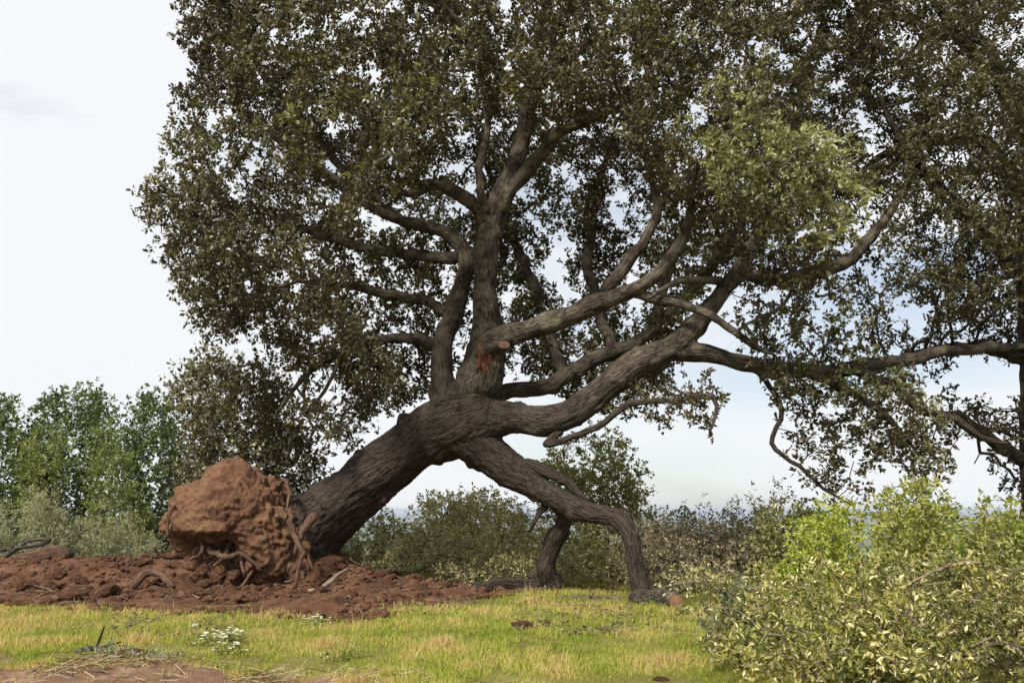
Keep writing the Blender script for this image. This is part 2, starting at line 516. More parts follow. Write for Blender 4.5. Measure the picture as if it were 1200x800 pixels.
def track_edge(x):
    return 8.85 + 0.25 * np.sin(1.3 * x + 0.5) + 0.15 * np.sin(3.1 * x) - np.clip(x + 2.6, 0, 9) * 0.55

# ------------------------------------------------------------------ growing branches towards light
def colonize(starts, att, step, kill, iters=70, jitter=0.25, infl=9.0, up=0.0):
    st = np.asarray(starts, float)
    N = [st]
    par = [np.full(len(st), -1)]
    near = np.zeros(len(att), int)
    nd = np.full(len(att), 1e9)
    def upd(nodes_, base, sel):
        if not len(sel):
            return
        for c in range(0, len(nodes_), 400):
            b = nodes_[c:c + 400]
            D = ((att[sel][:, None] - b[None]) ** 2).sum(-1)
            j = D.argmin(1)
            dd = np.sqrt(D[np.arange(len(sel)), j])
            m = dd < nd[sel]
            nd[sel[m]] = dd[m]
            near[sel[m]] = base + c + j[m]
    upd(st, 0, np.arange(len(att)))
    total = len(st)
    alive = nd > kill
    allN = st
    for it in range(iters):
        a = np.where(alive & (nd < infl))[0]
        if not len(a):
            break
        d = unit(att[a] - allN[near[a]])
        u, inv = np.unique(near[a], return_inverse=True)
        s = np.zeros((len(u), 3))
        np.add.at(s, inv, d)
        s = unit(unit(s) + rng.normal(0, jitter, s.shape) + np.array([0, 0, up]))
        new = allN[u] + s * step
        N.append(new); par.append(u)
        allN = np.vstack([allN, new])
        upd(new, total, np.where(alive)[0])
        total += len(new)
        alive &= nd > kill
    return allN, np.concatenate(par)
def pipe(nodes_, par, tip=0.006, ex=2.35):
    n = len(par)
    acc = np.zeros(n)
    for i in range(n - 1, -1, -1):
        if acc[i] == 0:
            acc[i] = tip ** ex
        if par[i] >= 0:
            acc[par[i]] += acc[i]
    return acc ** (1 / ex)
def twig_mesh(nodes_, par, r, cap=None, minr=0.0):
    i = np.where(par >= 0)[0]
    p = par[i]
    if minr:
        k = r[i] >= minr
        i, p = i[k], p[k]
    d = unit(nodes_[i] - nodes_[p])
    nd_ = np.zeros_like(nodes_)
    nd_[i] = d
    pd = nd_[p].copy()
    bad = (np.abs(pd).sum(1) == 0) | ((pd * d).sum(1) < 0.6)
    pd[bad] = d[bad]
    ref = np.array([0.37, 0.52, 0.77])
    r0 = np.minimum(r[p], r[i] * 1.35)
    if cap is not None:
        r0 = np.minimum(r0, cap[p]) ; r1 = np.minimum(r[i], cap[i])
    else:
        r1 = r[i]
    out = []
    big = r[i] > 0.022
    for sel, n in ((big, 6), (~big, 3)):
        if not sel.any():
            continue
        th = np.arange(n) / n * 2 * np.pi
        def ring(c, dd, rr):
            U = unit(np.cross(dd, ref)); W = np.cross(dd, U)
            return c[:, None] + rr[:, None, None] * (U[:, None] * np.cos(th)[None, :, None] + W[:, None] * np.sin(th)[None, :, None])
        A = ring(nodes_[p[sel]], pd[sel], r0[sel]); B = ring(nodes_[i[sel]], d[sel], r1[sel])
        m = sel.sum()
        V = np.concatenate([A, B], 1).reshape(-1, 3)
        j = np.arange(n)
        f = np.stack([j, (j + 1) % n, (j + 1) % n + n, j + n], -1)
        Fq = (np.arange(m)[:, None, None] * 2 * n + f[None]).reshape(-1, 4)
        out.append((V, Fq, V * 1.0))
    return merge(out)

def leaf_mesh(pos, ax, nrm, ln, wr, tint, fine=False):
    ax = unit(ax)
    nrm = unit(nrm - ax * (nrm * ax).sum(1, keepdims=True))
    sd = np.cross(ax, nrm)
    l = ln[:, None]; w = (ln * wr)[:, None]
    n = len(pos)
    if fine:
        V = np.stack([pos, pos + ax * l * .3 + sd * w * .5 + nrm * w * .18, pos + ax * l * .7 + sd * w * .4 + nrm * w * .15,
                      pos + ax * l - nrm * l * .1, pos + ax * l * .7 - sd * w * .4 + nrm * w * .15, pos + ax * l * .3 - sd * w * .5 + nrm * w * .18], 1).reshape(-1, 3)
        f = np.array([[0, 3, 2, 1], [0, 5, 4, 3]])
        Fq = (np.arange(n)[:, None, None] * 6 + f[None]).reshape(-1, 4)
        return V, Fq, np.repeat(tint, 6)
    V = np.stack([pos, pos + ax * l * .5 + sd * w * .5 + nrm * w * .2, pos + ax * l, pos + ax * l * .5 - sd * w * .5 + nrm * w * .2], 1).reshape(-1, 3)
    f = np.array([[0, 2, 1], [0, 3, 2]])
    Fq = (np.arange(n)[:, None, None] * 4 + f[None]).reshape(-1, 3)
    return V, Fq, np.repeat(tint, 4)
def sprays(nodes_, dirs, tint, tufts, per, spread, ln, wr=0.55, fine=False, tuft_r=0.045, tvar=0.16, droop=0.0, pale=0.1):
    """tufts of leaves round each node"""
    n = len(nodes_)
    c = np.repeat(nodes_, tufts, 0) + np.clip(rng.normal(0, 1, (n * tufts, 3)), -1.7, 1.7) * spread
    td = unit(np.repeat(dirs, tufts, 0) * 0.6 + rng.normal(0, 0.6, (n * tufts, 3)) + np.array([0, 0, 0.25 - droop]))
    tt = np.repeat(tint, tufts) + rng.normal(0, tvar * 0.6, n * tufts)
    k = n * tufts * per
    C_ = np.repeat(c, per, 0); D = np.repeat(td, per, 0)
    ax = unit(D * 0.7 + rng.normal(0, 0.65, (k, 3)))
    pos = C_ + ax * rng.uniform(0, tuft_r, (k, 1)) + D * rng.uniform(-tuft_r, tuft_r, (k, 1))
    nr = unit(rng.normal(0, 0.7, (k, 3)) + np.array([0, 0, 0.8]))
    l = ln * rng.uniform(0.65, 1.3, k)
    t = np.clip(np.repeat(tt, per) + rng.normal(0, tvar * 0.6, k), 0.01, 0.8)
    t[rng.random(k) < pale] = 0.99      # turned over: the pale felted underside
    return leaf_mesh(pos, ax, nr, l, wr * rng.uniform(.8, 1.2, k), t, fine)
def node_dirs(nodes_, par):
    d = np.zeros_like(nodes_)
    i = par >= 0
    d[i] = unit(nodes_[i] - nodes_[par[i]])
    return d

def in_poly(x, y, poly):
    inside = np.zeros(len(x), bool)
    n = len(poly)
    for i in range(n):
        x0, y0 = poly[i]; x1, y1 = poly[(i + 1) % n]
        c = ((y0 > y) != (y1 > y))
        with np.errstate(divide='ignore', invalid='ignore'):
            xi = (x1 - x0) * (y - y0) / ((y1 - y0) if y1 != y0 else 1e-9) + x0
        inside ^= c & (x < xi)
    return inside
def poly_dist(x, y, poly):
    best = np.full(len(x), 1e9)
    n = len(poly)
    for i in range(n):
        a = np.array(poly[i], float); b = np.array(poly[(i + 1) % n], float)
        ab = b - a
        t = np.clip(((x - a[0]) * ab[0] + (y - a[1]) * ab[1]) / (ab @ ab), 0, 1)
        best = np.minimum(best, np.hypot(x - a[0] - t * ab[0], y - a[1] - t * ab[1]))
    return best
def sample_crown(poly, n, Yc, half, k=0.02, thr=-0.12, nf=0.45, seed=0.0, reject=None):
    """points in the volume that has the traced outline and swells to `half` metres either side of Yc"""
    poly = np.array(poly, float)
    lo, hi = poly.min(0), poly.max(0)
    out = []
    while sum(map(len, out)) < n:
        m = n * 3
        x = rng.uniform(lo[0], hi[0], m); y = rng.uniform(lo[1], hi[1], m)
        ok = in_poly(x, y, poly)
        x, y = x[ok], y[ok]
        h = half * np.sqrt(np.clip(poly_dist(x, y, poly) * k * 1.0 / half, 0, 1))
        Yy = (Yc(x, y) if callable(Yc) else Yc) + rng.uniform(-1, 1, len(x)) * h
        D = np.stack([(x - 600) / F, cp - (400 - y) / F * sp, sp + (400 - y) / F * cp], -1)
        p = CAM + D * (Yy / D[:, 1])[:, None]
        ok = np.array([noise.noise(Vector(q) * nf + Vector((seed, seed * 2, -seed))) > thr for q in p])
        if reject is not None:
            ok &= ~reject(x, y, Yy)
        out.append(p[ok])
    return np.vstack(out)[:n]

# ------------------------------------------------------------------ the leaning oak
oak_base = P(385, 665, 17.5)
oak = thing('leaning_oak', 'huge half uprooted holm oak leaning over on its propped limbs', 'tree', (oak_base[0], oak_base[1], 0.0))
MAIN = {  # px, py, Y, radius px
 'trunk': [(350, 646, 18.3, 54), (380, 610, 18.0, 45), (414, 577, 17.6, 40), (450, 547, 17.25, 39), (488, 520, 16.95, 40), (525, 500, 16.75, 43), (556, 486, 16.6, 42)],
 'A': [(540, 492, 16.7, 38), (558, 455, 16.65, 31), (570, 420, 16.65, 25), (573, 390, 16.7, 20), (571, 345, 16.8, 16), (569, 295, 16.9, 16), (578, 248, 17.0, 15), (598, 205, 17.1, 13), (612, 160, 17.2, 12), (622, 105, 17.3, 11), (632, 50, 17.4, 9), (645, -10, 17.5, 8), (655, -80, 17.6, 6)],
 'B': [(528, 485, 17.0, 26), (520, 440, 17.3, 17), (519, 405, 17.5, 14), (532, 366, 17.7, 13), (546, 315, 17.8, 12), (538, 285, 17.9, 10), (512, 268, 17.9, 9), (482, 264, 17.9, 7)],
 'C': [(566, 412, 16.55, 18), (588, 396, 16.4, 16), (622, 386, 16.1, 15), (662, 372, 15.8, 15), (700, 352, 15.6, 14), (732, 344, 15.5, 12), (766, 325, 15.3, 9), (793, 294, 15.2, 8), (808, 256, 15.1, 7), (812, 215, 15.0, 5)],
 'D': [(570, 470, 16.9, 18), (597, 458, 17.2, 11), (640, 454, 17.4, 11), (670, 434, 17.5, 11), (720, 412, 17.7, 10), (765, 385, 17.9, 9), (775, 345, 18.1, 8), (790, 300, 18.3, 6)],
 'E': [(552, 490, 16.6, 36), (600, 487, 16.4, 21), (640, 494, 16.2, 20), (668, 486, 16.1, 20), (700, 462, 16.0, 20), (745, 430, 15.9, 20), (790, 404, 15.8, 18), (822, 372, 15.8, 13), (848, 338, 15.8, 12), (872, 308, 15.9, 10), (890, 262, 16.0, 8), (898, 205, 16.1, 6)],
 'E2': [(780, 410, 15.8, 15), (828, 416, 15.8, 13), (880, 428, 15.8, 11), (940, 435, 15.8, 10), (1000, 434, 15.8, 9)],
 'F': [(540, 505, 16.7, 36), (575, 536, 16.6, 27), (602, 556, 16.5, 24), (630, 572, 16.4, 20), (662, 588, 16.2, 16), (692, 600, 16.0, 14), (722, 607, 15.8, 14), (738, 626, 15.7, 13), (744, 655, 15.65, 12), (750, 686, 15.6, 12), (752, 712, 15.55, 15)],
 'G': [(645, 580, 16.4, 14), (662, 603, 16.6, 12), (652, 634, 16.8, 13), (640, 662, 17.0, 13), (648, 686, 17.1, 15), (652, 700, 17.1, 18)],
}
SIDE = {  # thinner limbs and branches, plain tubes
 'c2': [(708, 345, 15.6, 8), (726, 318, 15.5, 8), (744, 294, 15.4, 7), (765, 265, 15.4, 6), (768, 228, 15.4, 5), (756, 186, 15.4, 4)],
 'c3': [(742, 345, 15.5, 7), (775, 352, 15.4, 6), (804, 358, 15.3, 5), (834, 371, 15.2, 5), (862, 389, 15.1, 4), (884, 406, 15.1, 4), (908, 416, 15.1, 3)],
 'a2': [(582, 245, 17.0, 9), (606, 212, 16.8, 9), (634, 178, 16.6, 8), (662, 152, 16.4, 7), (700, 138, 16.2, 5), (750, 112, 16.1, 3)],
 'a3': [(572, 262, 17.0, 10), (552, 238, 16.8, 9), (530, 222, 16.6, 8), (505, 216, 16.4, 7), (478, 226, 16.3, 5), (440, 215, 16.2, 4)],
 'a4': [(571, 250, 16.9, 6), (562, 215, 16.8, 5), (566, 175, 16.8, 5), (572, 140, 16.8, 4), (560, 90, 16.8, 3)],
  'a6': [(618, 130, 17.3, 8), (590, 90, 17.6, 7), (560, 50, 17.8, 6), (520, 10, 18, 5), (480, -40, 18.2, 4)],
 'a7': [(620, 110, 17.3, 8), (660, 70, 17.0, 7), (710, 40, 16.6, 6), (770, 20, 16.2, 5), (830, -20, 16.0, 4)],
 'b2': [(520, 408, 17.5, 9), (500, 400, 17.4, 7), (470, 396, 17.2, 6), (435, 400, 17.0, 6), (396, 414, 16.8, 5), (362, 436, 16.6, 4), (336, 468, 16.5, 3)],
 'b3': [(535, 372, 17.7, 7), (505, 355, 17.8, 6), (460, 345, 17.8, 6), (410, 335, 17.7, 5), (350, 330, 17.6, 4)],
 'b4': [(540, 300, 17.8, 8), (490, 300, 18.3, 7), (430, 290, 18.8, 6), (360, 270, 19.2, 5), (290, 240, 19.4, 4)],
 'b5': [(505, 268, 17.9, 7), (450, 250, 17.5, 6), (390, 210, 17.0, 6), (330, 165, 16.7, 5), (270, 120, 16.5, 3)],
 'b6': [(478, 264, 17.9, 6), (430, 230, 18.3, 5), (370, 160, 18.8, 5), (310, 90, 19.0, 4), (270, 30, 19, 3)],
 'e3': [(862, 322, 15.9, 8), (920, 326, 16.3, 7), (985, 308, 16.7, 8), (1020, 278, 17, 7), (1052, 232, 17.2, 5), (1090, 180, 17.4, 4)],
 'e4': [(985, 434, 15.8, 9), (1040, 424, 16.1, 8), (1100, 413, 16.4, 7), (1160, 408, 16.7, 6), (1215, 405, 17, 5)],
 'e5': [(885, 430, 15.8, 4), (903, 453, 15.7, 3.2), (917, 482, 15.6, 3), (904, 520, 15.5, 2.8), (936, 546, 15.4, 2.5), (966, 572, 15.3, 2.2), (998, 592, 15.2, 1.5)],
 'e6': [(1000, 434, 15.8, 6), (1045, 452, 15.8, 6), (1080, 480, 15.8, 5), (1120, 492, 15.9, 5), (1150, 512, 16, 4), (1185, 520, 16.1, 3)],
 'e7': [(940, 436, 15.8, 5), (990, 455, 15.5, 5), (1040, 490, 15.3, 4), (1075, 530, 15.2, 3)],
 'e8': [(850, 330, 15.8, 6), (820, 327, 15.5, 5), (790, 330, 15.3, 4), (760, 350, 15.2, 3)],
 'h': [(655, 505, 16.1, 5), (640, 522, 15.9, 5), (660, 515, 15.7, 4), (700, 500, 15.5, 4), (738, 474, 15.4, 4), (790, 468, 15.3, 3), (835, 466, 15.2, 3), (838, 486, 15.2, 2.5), (832, 506, 15.2, 2)],
 't1': [(400, 412, 16.8, 3), (392, 436, 16.6, 2.4), (380, 458, 16.5, 2.2), (366, 476, 16.4, 1.8), (346, 492, 16.4, 1.2)],
 't2': [(362, 436, 16.6, 3), (356, 460, 16.5, 2), (360, 485, 16.45, 1.8), (370, 502, 16.4, 1.5), (388, 488, 16.4, 1.2), (396, 478, 16.4, .9)],
 't3': [(370, 502, 16.4, 1.5), (362, 515, 16.4, 1.3), (354, 528, 16.4, .9)],
 't4': [(345, 455, 16.5, 2.2), (334, 470, 16.4, 1.8), (322, 486, 16.3, 1.2)],
 'd2': [(720, 412, 17.7, 7), (700, 360, 18.3, 7), (690, 300, 18.9, 6), (700, 230, 19.4, 5), (720, 150, 19.8, 4)],
 'd3': [(660, 440, 17.5, 7), (640, 380, 18.3, 6), (620, 320, 19, 6), (590, 250, 19.7, 5), (560, 160, 20.3, 4)],
 'd4': [(765, 385, 17.9, 7), (820, 330, 18.6, 6), (870, 260, 19.2, 6), (920, 170, 19.6, 5), (950, 80, 19.8, 4)],
 'f2': [(610, 545, 16.45, 8), (640, 552, 16.3, 8), (664, 565, 16.15, 6), (690, 588, 15.95, 4)],
 'g2': [(640, 590, 16.4, 5), (632, 600, 16.45, 4), (622, 620, 16.5, 2.5)],
}
def build_oak():
    parts, skel, ids = [], [], []
    names = list(MAIN)
    for i, k in enumerate(names):
        p, r = px_path(MAIN[k])
        r = r * 0.82
        parts.append(tube(p, r, 18, 0.15, 0.10, i * 2.3, True, 0.25))
        q, rr = resample(p, r, 0.12)
        T, U, W = frames(q)
        s = np.concatenate([[0], np.cumsum(np.linalg.norm(np.diff(q, axis=0), axis=1))])
        skel.append((q, rr, T, U, W, s))
        ids.append(np.full(len(q), i))
    V, Fs, _ = merge(parts)
    tmp = obj('tmp', new_mesh('tmp', V, Fs))
    md = tmp.modifiers.new('r', 'REMESH')
    md.mode = 'VOXEL'; md.voxel_size = 0.033; md.adaptivity = 0
    dg = bpy.context.evaluated_depsgraph_get()
    ev = tmp.evaluated_get(dg)
    me = ev.to_mesh()
    n = len(me.vertices)
    V = np.empty(n * 3, np.float32); me.vertices.foreach_get('co', V); V = V.reshape(-1, 3).astype(float)
    tot = np.empty(len(me.polygons), np.int32); me.polygons.foreach_get('loop_total', tot)
    li = np.empty(len(me.loops), np.int32); me.loops.foreach_get('vertex_index', li)
    E = np.empty(len(me.edges) * 2, np.int32); me.edges.foreach_get('vertices', E); E = E.reshape(-1, 2)
    st = np.concatenate([[0], np.cumsum(tot)[:-1]])
    quads = np.stack([li[st + j] for j in range(4)], -1)[tot == 4]
    ev.to_mesh_clear()
    bpy.data.objects.remove(tmp)
    deg = np.bincount(E.ravel(), minlength=n)[:, None]
    for it in range(7):
        S = np.zeros_like(V)
        np.add.at(S, E[:, 0], V[E[:, 1]]); np.add.at(S, E[:, 1], V[E[:, 0]])
        V = V * 0.45 + 0.55 * S / np.maximum(deg, 1)
    # nearest limb of each vertex
    Q = np.vstack([s[0] for s in skel]); RR = np.concatenate([s[1] for s in skel]); ID = np.concatenate(ids)
    UU = np.vstack([s[3] for s in skel]); WW = np.vstack([s[4] for s in skel]); SS = np.concatenate([s[5] for s in skel])
    TT = np.vstack([s[2] for s in skel])
    best = np.zeros(n, int)
    for c in range(0, n, 4000):
        d = np.linalg.norm(V[c:c + 4000, None] - Q[None], axis=-1) / RR[None] ** 0.9
        best[c:c + 4000] = d.argmin(1)
    rel = V - Q[best]
    ang = np.arctan2((rel * WW[best]).sum(1), (rel * UU[best]).sum(1))
    along = SS[best] + (rel * TT[best]).sum(1)
    bark = np.stack([np.cos(ang) * RR[best], np.sin(ang) * RR[best], along], -1) + ID[best][:, None] * 1.7
    def normals(V):
        a, b, c, d = (V[quads[:, j]] for j in range(4))
        fn = np.cross(c - a, d - b)
        N = np.zeros_like(V)
        for j in range(4):
            np.add.at(N, quads[:, j], fn)
        return unit(N)
    N = normals(V)
    dsp = np.empty(n)
    for i in range(n):
        b = bark[i]
        q = Vector((b[0] * 6.0, b[1] * 6.0, b[2] * 1.3))
        ridge = 1 - abs(noise.noise(q * 2.0)) * 2
        lump = noise.noise(Vector(V[i]) * 1.6)
        knob = max(0.0, noise.noise(Vector(V[i]) * 3.3 + Vector((4, 5, 6))) - 0.28)
        dsp[i] = 0.028 * ridge + 0.08 * lump + 0.22 * knob
    V = V + N * (dsp * np.clip(RR[best] / 0.35, 0.25, 1.0))[:, None]
    N = normals(V)
    fid = ID[best[quads[:, 0]]]
    px_, py_ = pix(V)
    tear = [(557, 410), (562, 398), (569, 404), (574, 396), (580, 404), (578, 420), (573, 428), (572, 440), (566, 434), (560, 441), (556, 428)]
    tv = in_poly(px_, py_, tear) & (N[:, 1] < -0.25) & (V[:, 1] < 16.7)
    torn_q = tv[quads].all(1)
    fid[torn_q] = -1
    for i in np.where(tv)[0]:
        v = V[i]
        rdg = noise.noise(Vector((v[0] * 22, v[1] * 22, v[2] * 3.0))) + 0.5 * noise.noise(Vector((v[0] * 40, 3, v[2] * 9.0)))
        V[i] = v + N[i] * (-0.05 + 0.10 * rdg)
    N = normals(V)
    order = {k: i for i, k in enumerate(names)}
    for k in names:
        q = quads[fid == order[k]]
        if not len(q):
            continue
        u, inv = np.unique(q, return_inverse=True)
        o = part('trunk' if k == 'trunk' else 'limb', V[u], inv.reshape(-1, 4), MAT['bark'], oak, {'bark': bark[u]}, True, N[u])
        lab = {'F': 'thick drooping limb whose knee props the tree on the grass', 'G': 'short dark limb standing on the ground as a prop'}.get(k)
        if lab:
            o['label'] = lab
    u, inv = np.unique(quads[torn_q], return_inverse=True)
    o = part('torn_wood', V[u], inv.reshape(-1, 4), MAT['torn'], oak, {'bark': bark[u]}, False)
    o['label'] = 'splintered red wood where a limb tore away'
    starts, srad = [], []
    for i, k in enumerate(SIDE):
        p, r = px_path(SIDE[k])
        r[-1] *= 0.45
        V_, Fs_, b_ = tube(p, r, 9, 0.14, 0.2, 11 + i * 1.3, True, 0.55)
        part('branch', V_, Fs_, MAT['bark'], oak, {'bark': b_})
        q, rr = resample(p, r, 0.3)
        if k[0] != 't':
            starts.append(q[3:]); srad.append(rr[3:])
    for i, k in enumerate(names):
        if k in ('trunk', 'F', 'G'):
            continue
        q, rr = resample(*px_path(MAIN[k]), 0.35)
        h = len(q) // 2
        starts.append(q[h:]); srad.append(rr[h:])
    return np.vstack(starts), np.concatenate(srad)
oak_starts, oak_srad = build_oak()

CROWN = [(205, -150), (207, 10), (216, 55), (238, 88), (212, 125), (202, 165), (214, 195), (168, 222), (183, 270), (187, 312), (206, 352), (236, 388),
         (300, 400), (345, 425), (385, 470), (398, 525), (412, 532), (440, 503), (490, 462), (520, 440), (600, 430), (640, 470), (700, 490), (760, 470),
         (800, 430), (785, 380), (835, 335), (900, 345), (960, 330), (1010, 280), (1032, 210), (1020, 150), (1050, 60), (1090, -150)]
def core(x, y, Y):   # the open space under the crown, through which the limbs show
    e = ((x - 610) / 190) ** 2 + ((y - 310) / 190) ** 2
    t = ((x - 480) / 70) ** 2 + ((y - 530) / 60) ** 2
    holes = (np.hypot((x - 530) / 40, (y - 172) / 28) < 1) | (np.hypot((x - 378) / 26, (y - 470) / 32) < 1) | (np.hypot((x - 850) / 50, (y - 390) / 30) < 1) | (np.hypot((x - 745) / 30, (y - 95) / 20) < 1)
    return ((e < 1) & (Y < 17.6)) | ((t < 1) & (Y < 18)) | holes
def oak_crown():
    big = np.vstack([sample_crown(CROWN, 4500, 17.6, 4.6, 0.03, 0.02, 0.9, 1.0, core),
                     sample_crown([(430, 330), (470, 200), (560, 140), (700, 130), (830, 200), (850, 310), (780, 420), (640, 440), (520, 430), (440, 410)], 620, 20.0, 1.5, 0.03, -0.02, 0.8, 2.5)])
    front = sample_crown([(820, 120), (850, 80), (900, 110), (950, 150), (1020, 165), (1030, 220), (985, 290), (930, 300), (870, 250), (830, 210)], 380, 13.2, 1.0, 0.02, -0.3, 0.9, 3.0)
    grey = sample_crown([(420, 150), (460, 80), (520, 90), (545, 140), (500, 190), (440, 220), (400, 190)], 170, 14.4, 0.9, 0.02, -0.3, 0.9, 4.0)
    front2 = sample_crown([(560, 60), (640, 20), (760, 10), (820, 60), (800, 110), (700, 120), (600, 110)], 170, 14.6, 0.9, 0.02, -0.2, 0.9, 5.0)
    droop = sample_crown([(885, 425), (960, 412), (1060, 430), (1100, 470), (1118, 545), (1085, 575), (1040, 545), (1005, 520), (960, 490), (905, 475)], 430, 15.6, 1.3, 0.025, -0.15, 0.8, 6.0)
    fringe = np.vstack([sample_crown([(860, 340), (1000, 330), (1010, 420), (900, 425)], 70, 15.9, 1.0, 0.03, -0.2, 0.9, 7.0),
                        sample_crown([(690, 470), (800, 440), (845, 455), (820, 520), (790, 525), (700, 500)], 90, 15.5, 0.8, 0.03, -0.2, 0.9, 8.0),
                        sample_crown([(330, 440), (400, 430), (395, 520), (350, 520)], 26, 16.6, 0.8, 0.03, -0.2, 0.9, 9.0),
                        sample_crown([(900, 470), (960, 480), (1040, 560), (1000, 600), (930, 550)], 45, 15.4, 0.6, 0.03, -0.2, 0.9, 10.0)])
    skirt = np.vstack([sample_crown([(300, 395), (400, 400), (520, 415), (505, 455), (445, 500), (412, 534), (392, 505), (380, 465), (340, 430)], 300, 18.0, 1.3, 0.03, -0.1, 0.9, 14.0, core),
                       sample_crown([(596, 400), (760, 380), (800, 400), (790, 450), (700, 485), (640, 475)], 170, 18.6, 1.0, 0.03, -0.1, 0.9, 15.0)])
    left = np.vstack([sample_crown(q, n, Y_, 1.1, 0.03, -0.25, 0.9, 16.0 + n) for q, n, Y_ in [
        ([(158, 225), (200, 185), (260, 200), (270, 280), (215, 300), (172, 270)], 150, 17.6), ([(178, 280), (240, 270), (270, 330), (230, 365), (190, 325)], 110, 17.0),
        ([(200, 100), (250, 90), (280, 160), (230, 190), (196, 165)], 110, 17.8), ([(203, -10), (270, -30), (290, 60), (230, 85), (206, 45)], 130, 17.2), ([(205, 340), (280, 330), (300, 400), (240, 400)], 80, 17.6)]])
    att = np.vstack([big, front, grey, front2, droop, fringe, skirt, left])
    N, par = colonize(oak_starts, att, 0.24, 0.30, 60, 0.30, 9.0, 0.02)
    r = pipe(N, par, 0.0105)
    capr = np.full(len(N), 9.0); capr[:len(oak_srad)] = oak_srad * 0.8
    V, Fs, b = twig_mesh(N, par, r, capr)
    part('twigs', V, Fs, MAT['twig'], oak, {'bark': b}, kind='stuff')
    d = node_dirs(N, par)
    x, y = pix(N)
    sel = np.where((par >= 0) & (r < 0.038))[0]
    p = N[sel]
    cl = np.array([noise.noise(Vector(q) * 0.55 + Vector((3, 1, 2))) for q in p])
    cl2 = np.array([noise.noise(Vector(q) * 1.5 + Vector((8, 1, 2))) for q in p])
    tint = 0.26 + 0.42 * cl + 0.3 * cl2
    # sunlit sprays: brightness painted into leaf tint, together with paler young growth
    def shoots(px_, py_, Y_, rad, amount):  # raises tint around a spot to paint a lit patch
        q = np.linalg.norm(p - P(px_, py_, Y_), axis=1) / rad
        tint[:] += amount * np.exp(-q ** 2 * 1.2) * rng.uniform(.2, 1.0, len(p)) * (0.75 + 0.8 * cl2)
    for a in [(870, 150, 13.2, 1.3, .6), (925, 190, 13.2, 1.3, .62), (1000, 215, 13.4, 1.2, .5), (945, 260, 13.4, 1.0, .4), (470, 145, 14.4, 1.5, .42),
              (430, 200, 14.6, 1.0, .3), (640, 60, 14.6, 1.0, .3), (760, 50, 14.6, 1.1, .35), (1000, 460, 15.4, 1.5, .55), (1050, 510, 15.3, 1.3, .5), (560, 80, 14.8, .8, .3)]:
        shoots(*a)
    n_sp = len(p)
    print('oak nodes', len(N), 'sprays', n_sp)
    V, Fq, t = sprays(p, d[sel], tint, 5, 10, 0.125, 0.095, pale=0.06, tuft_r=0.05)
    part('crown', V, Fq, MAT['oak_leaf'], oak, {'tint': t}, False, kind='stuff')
oak_crown()

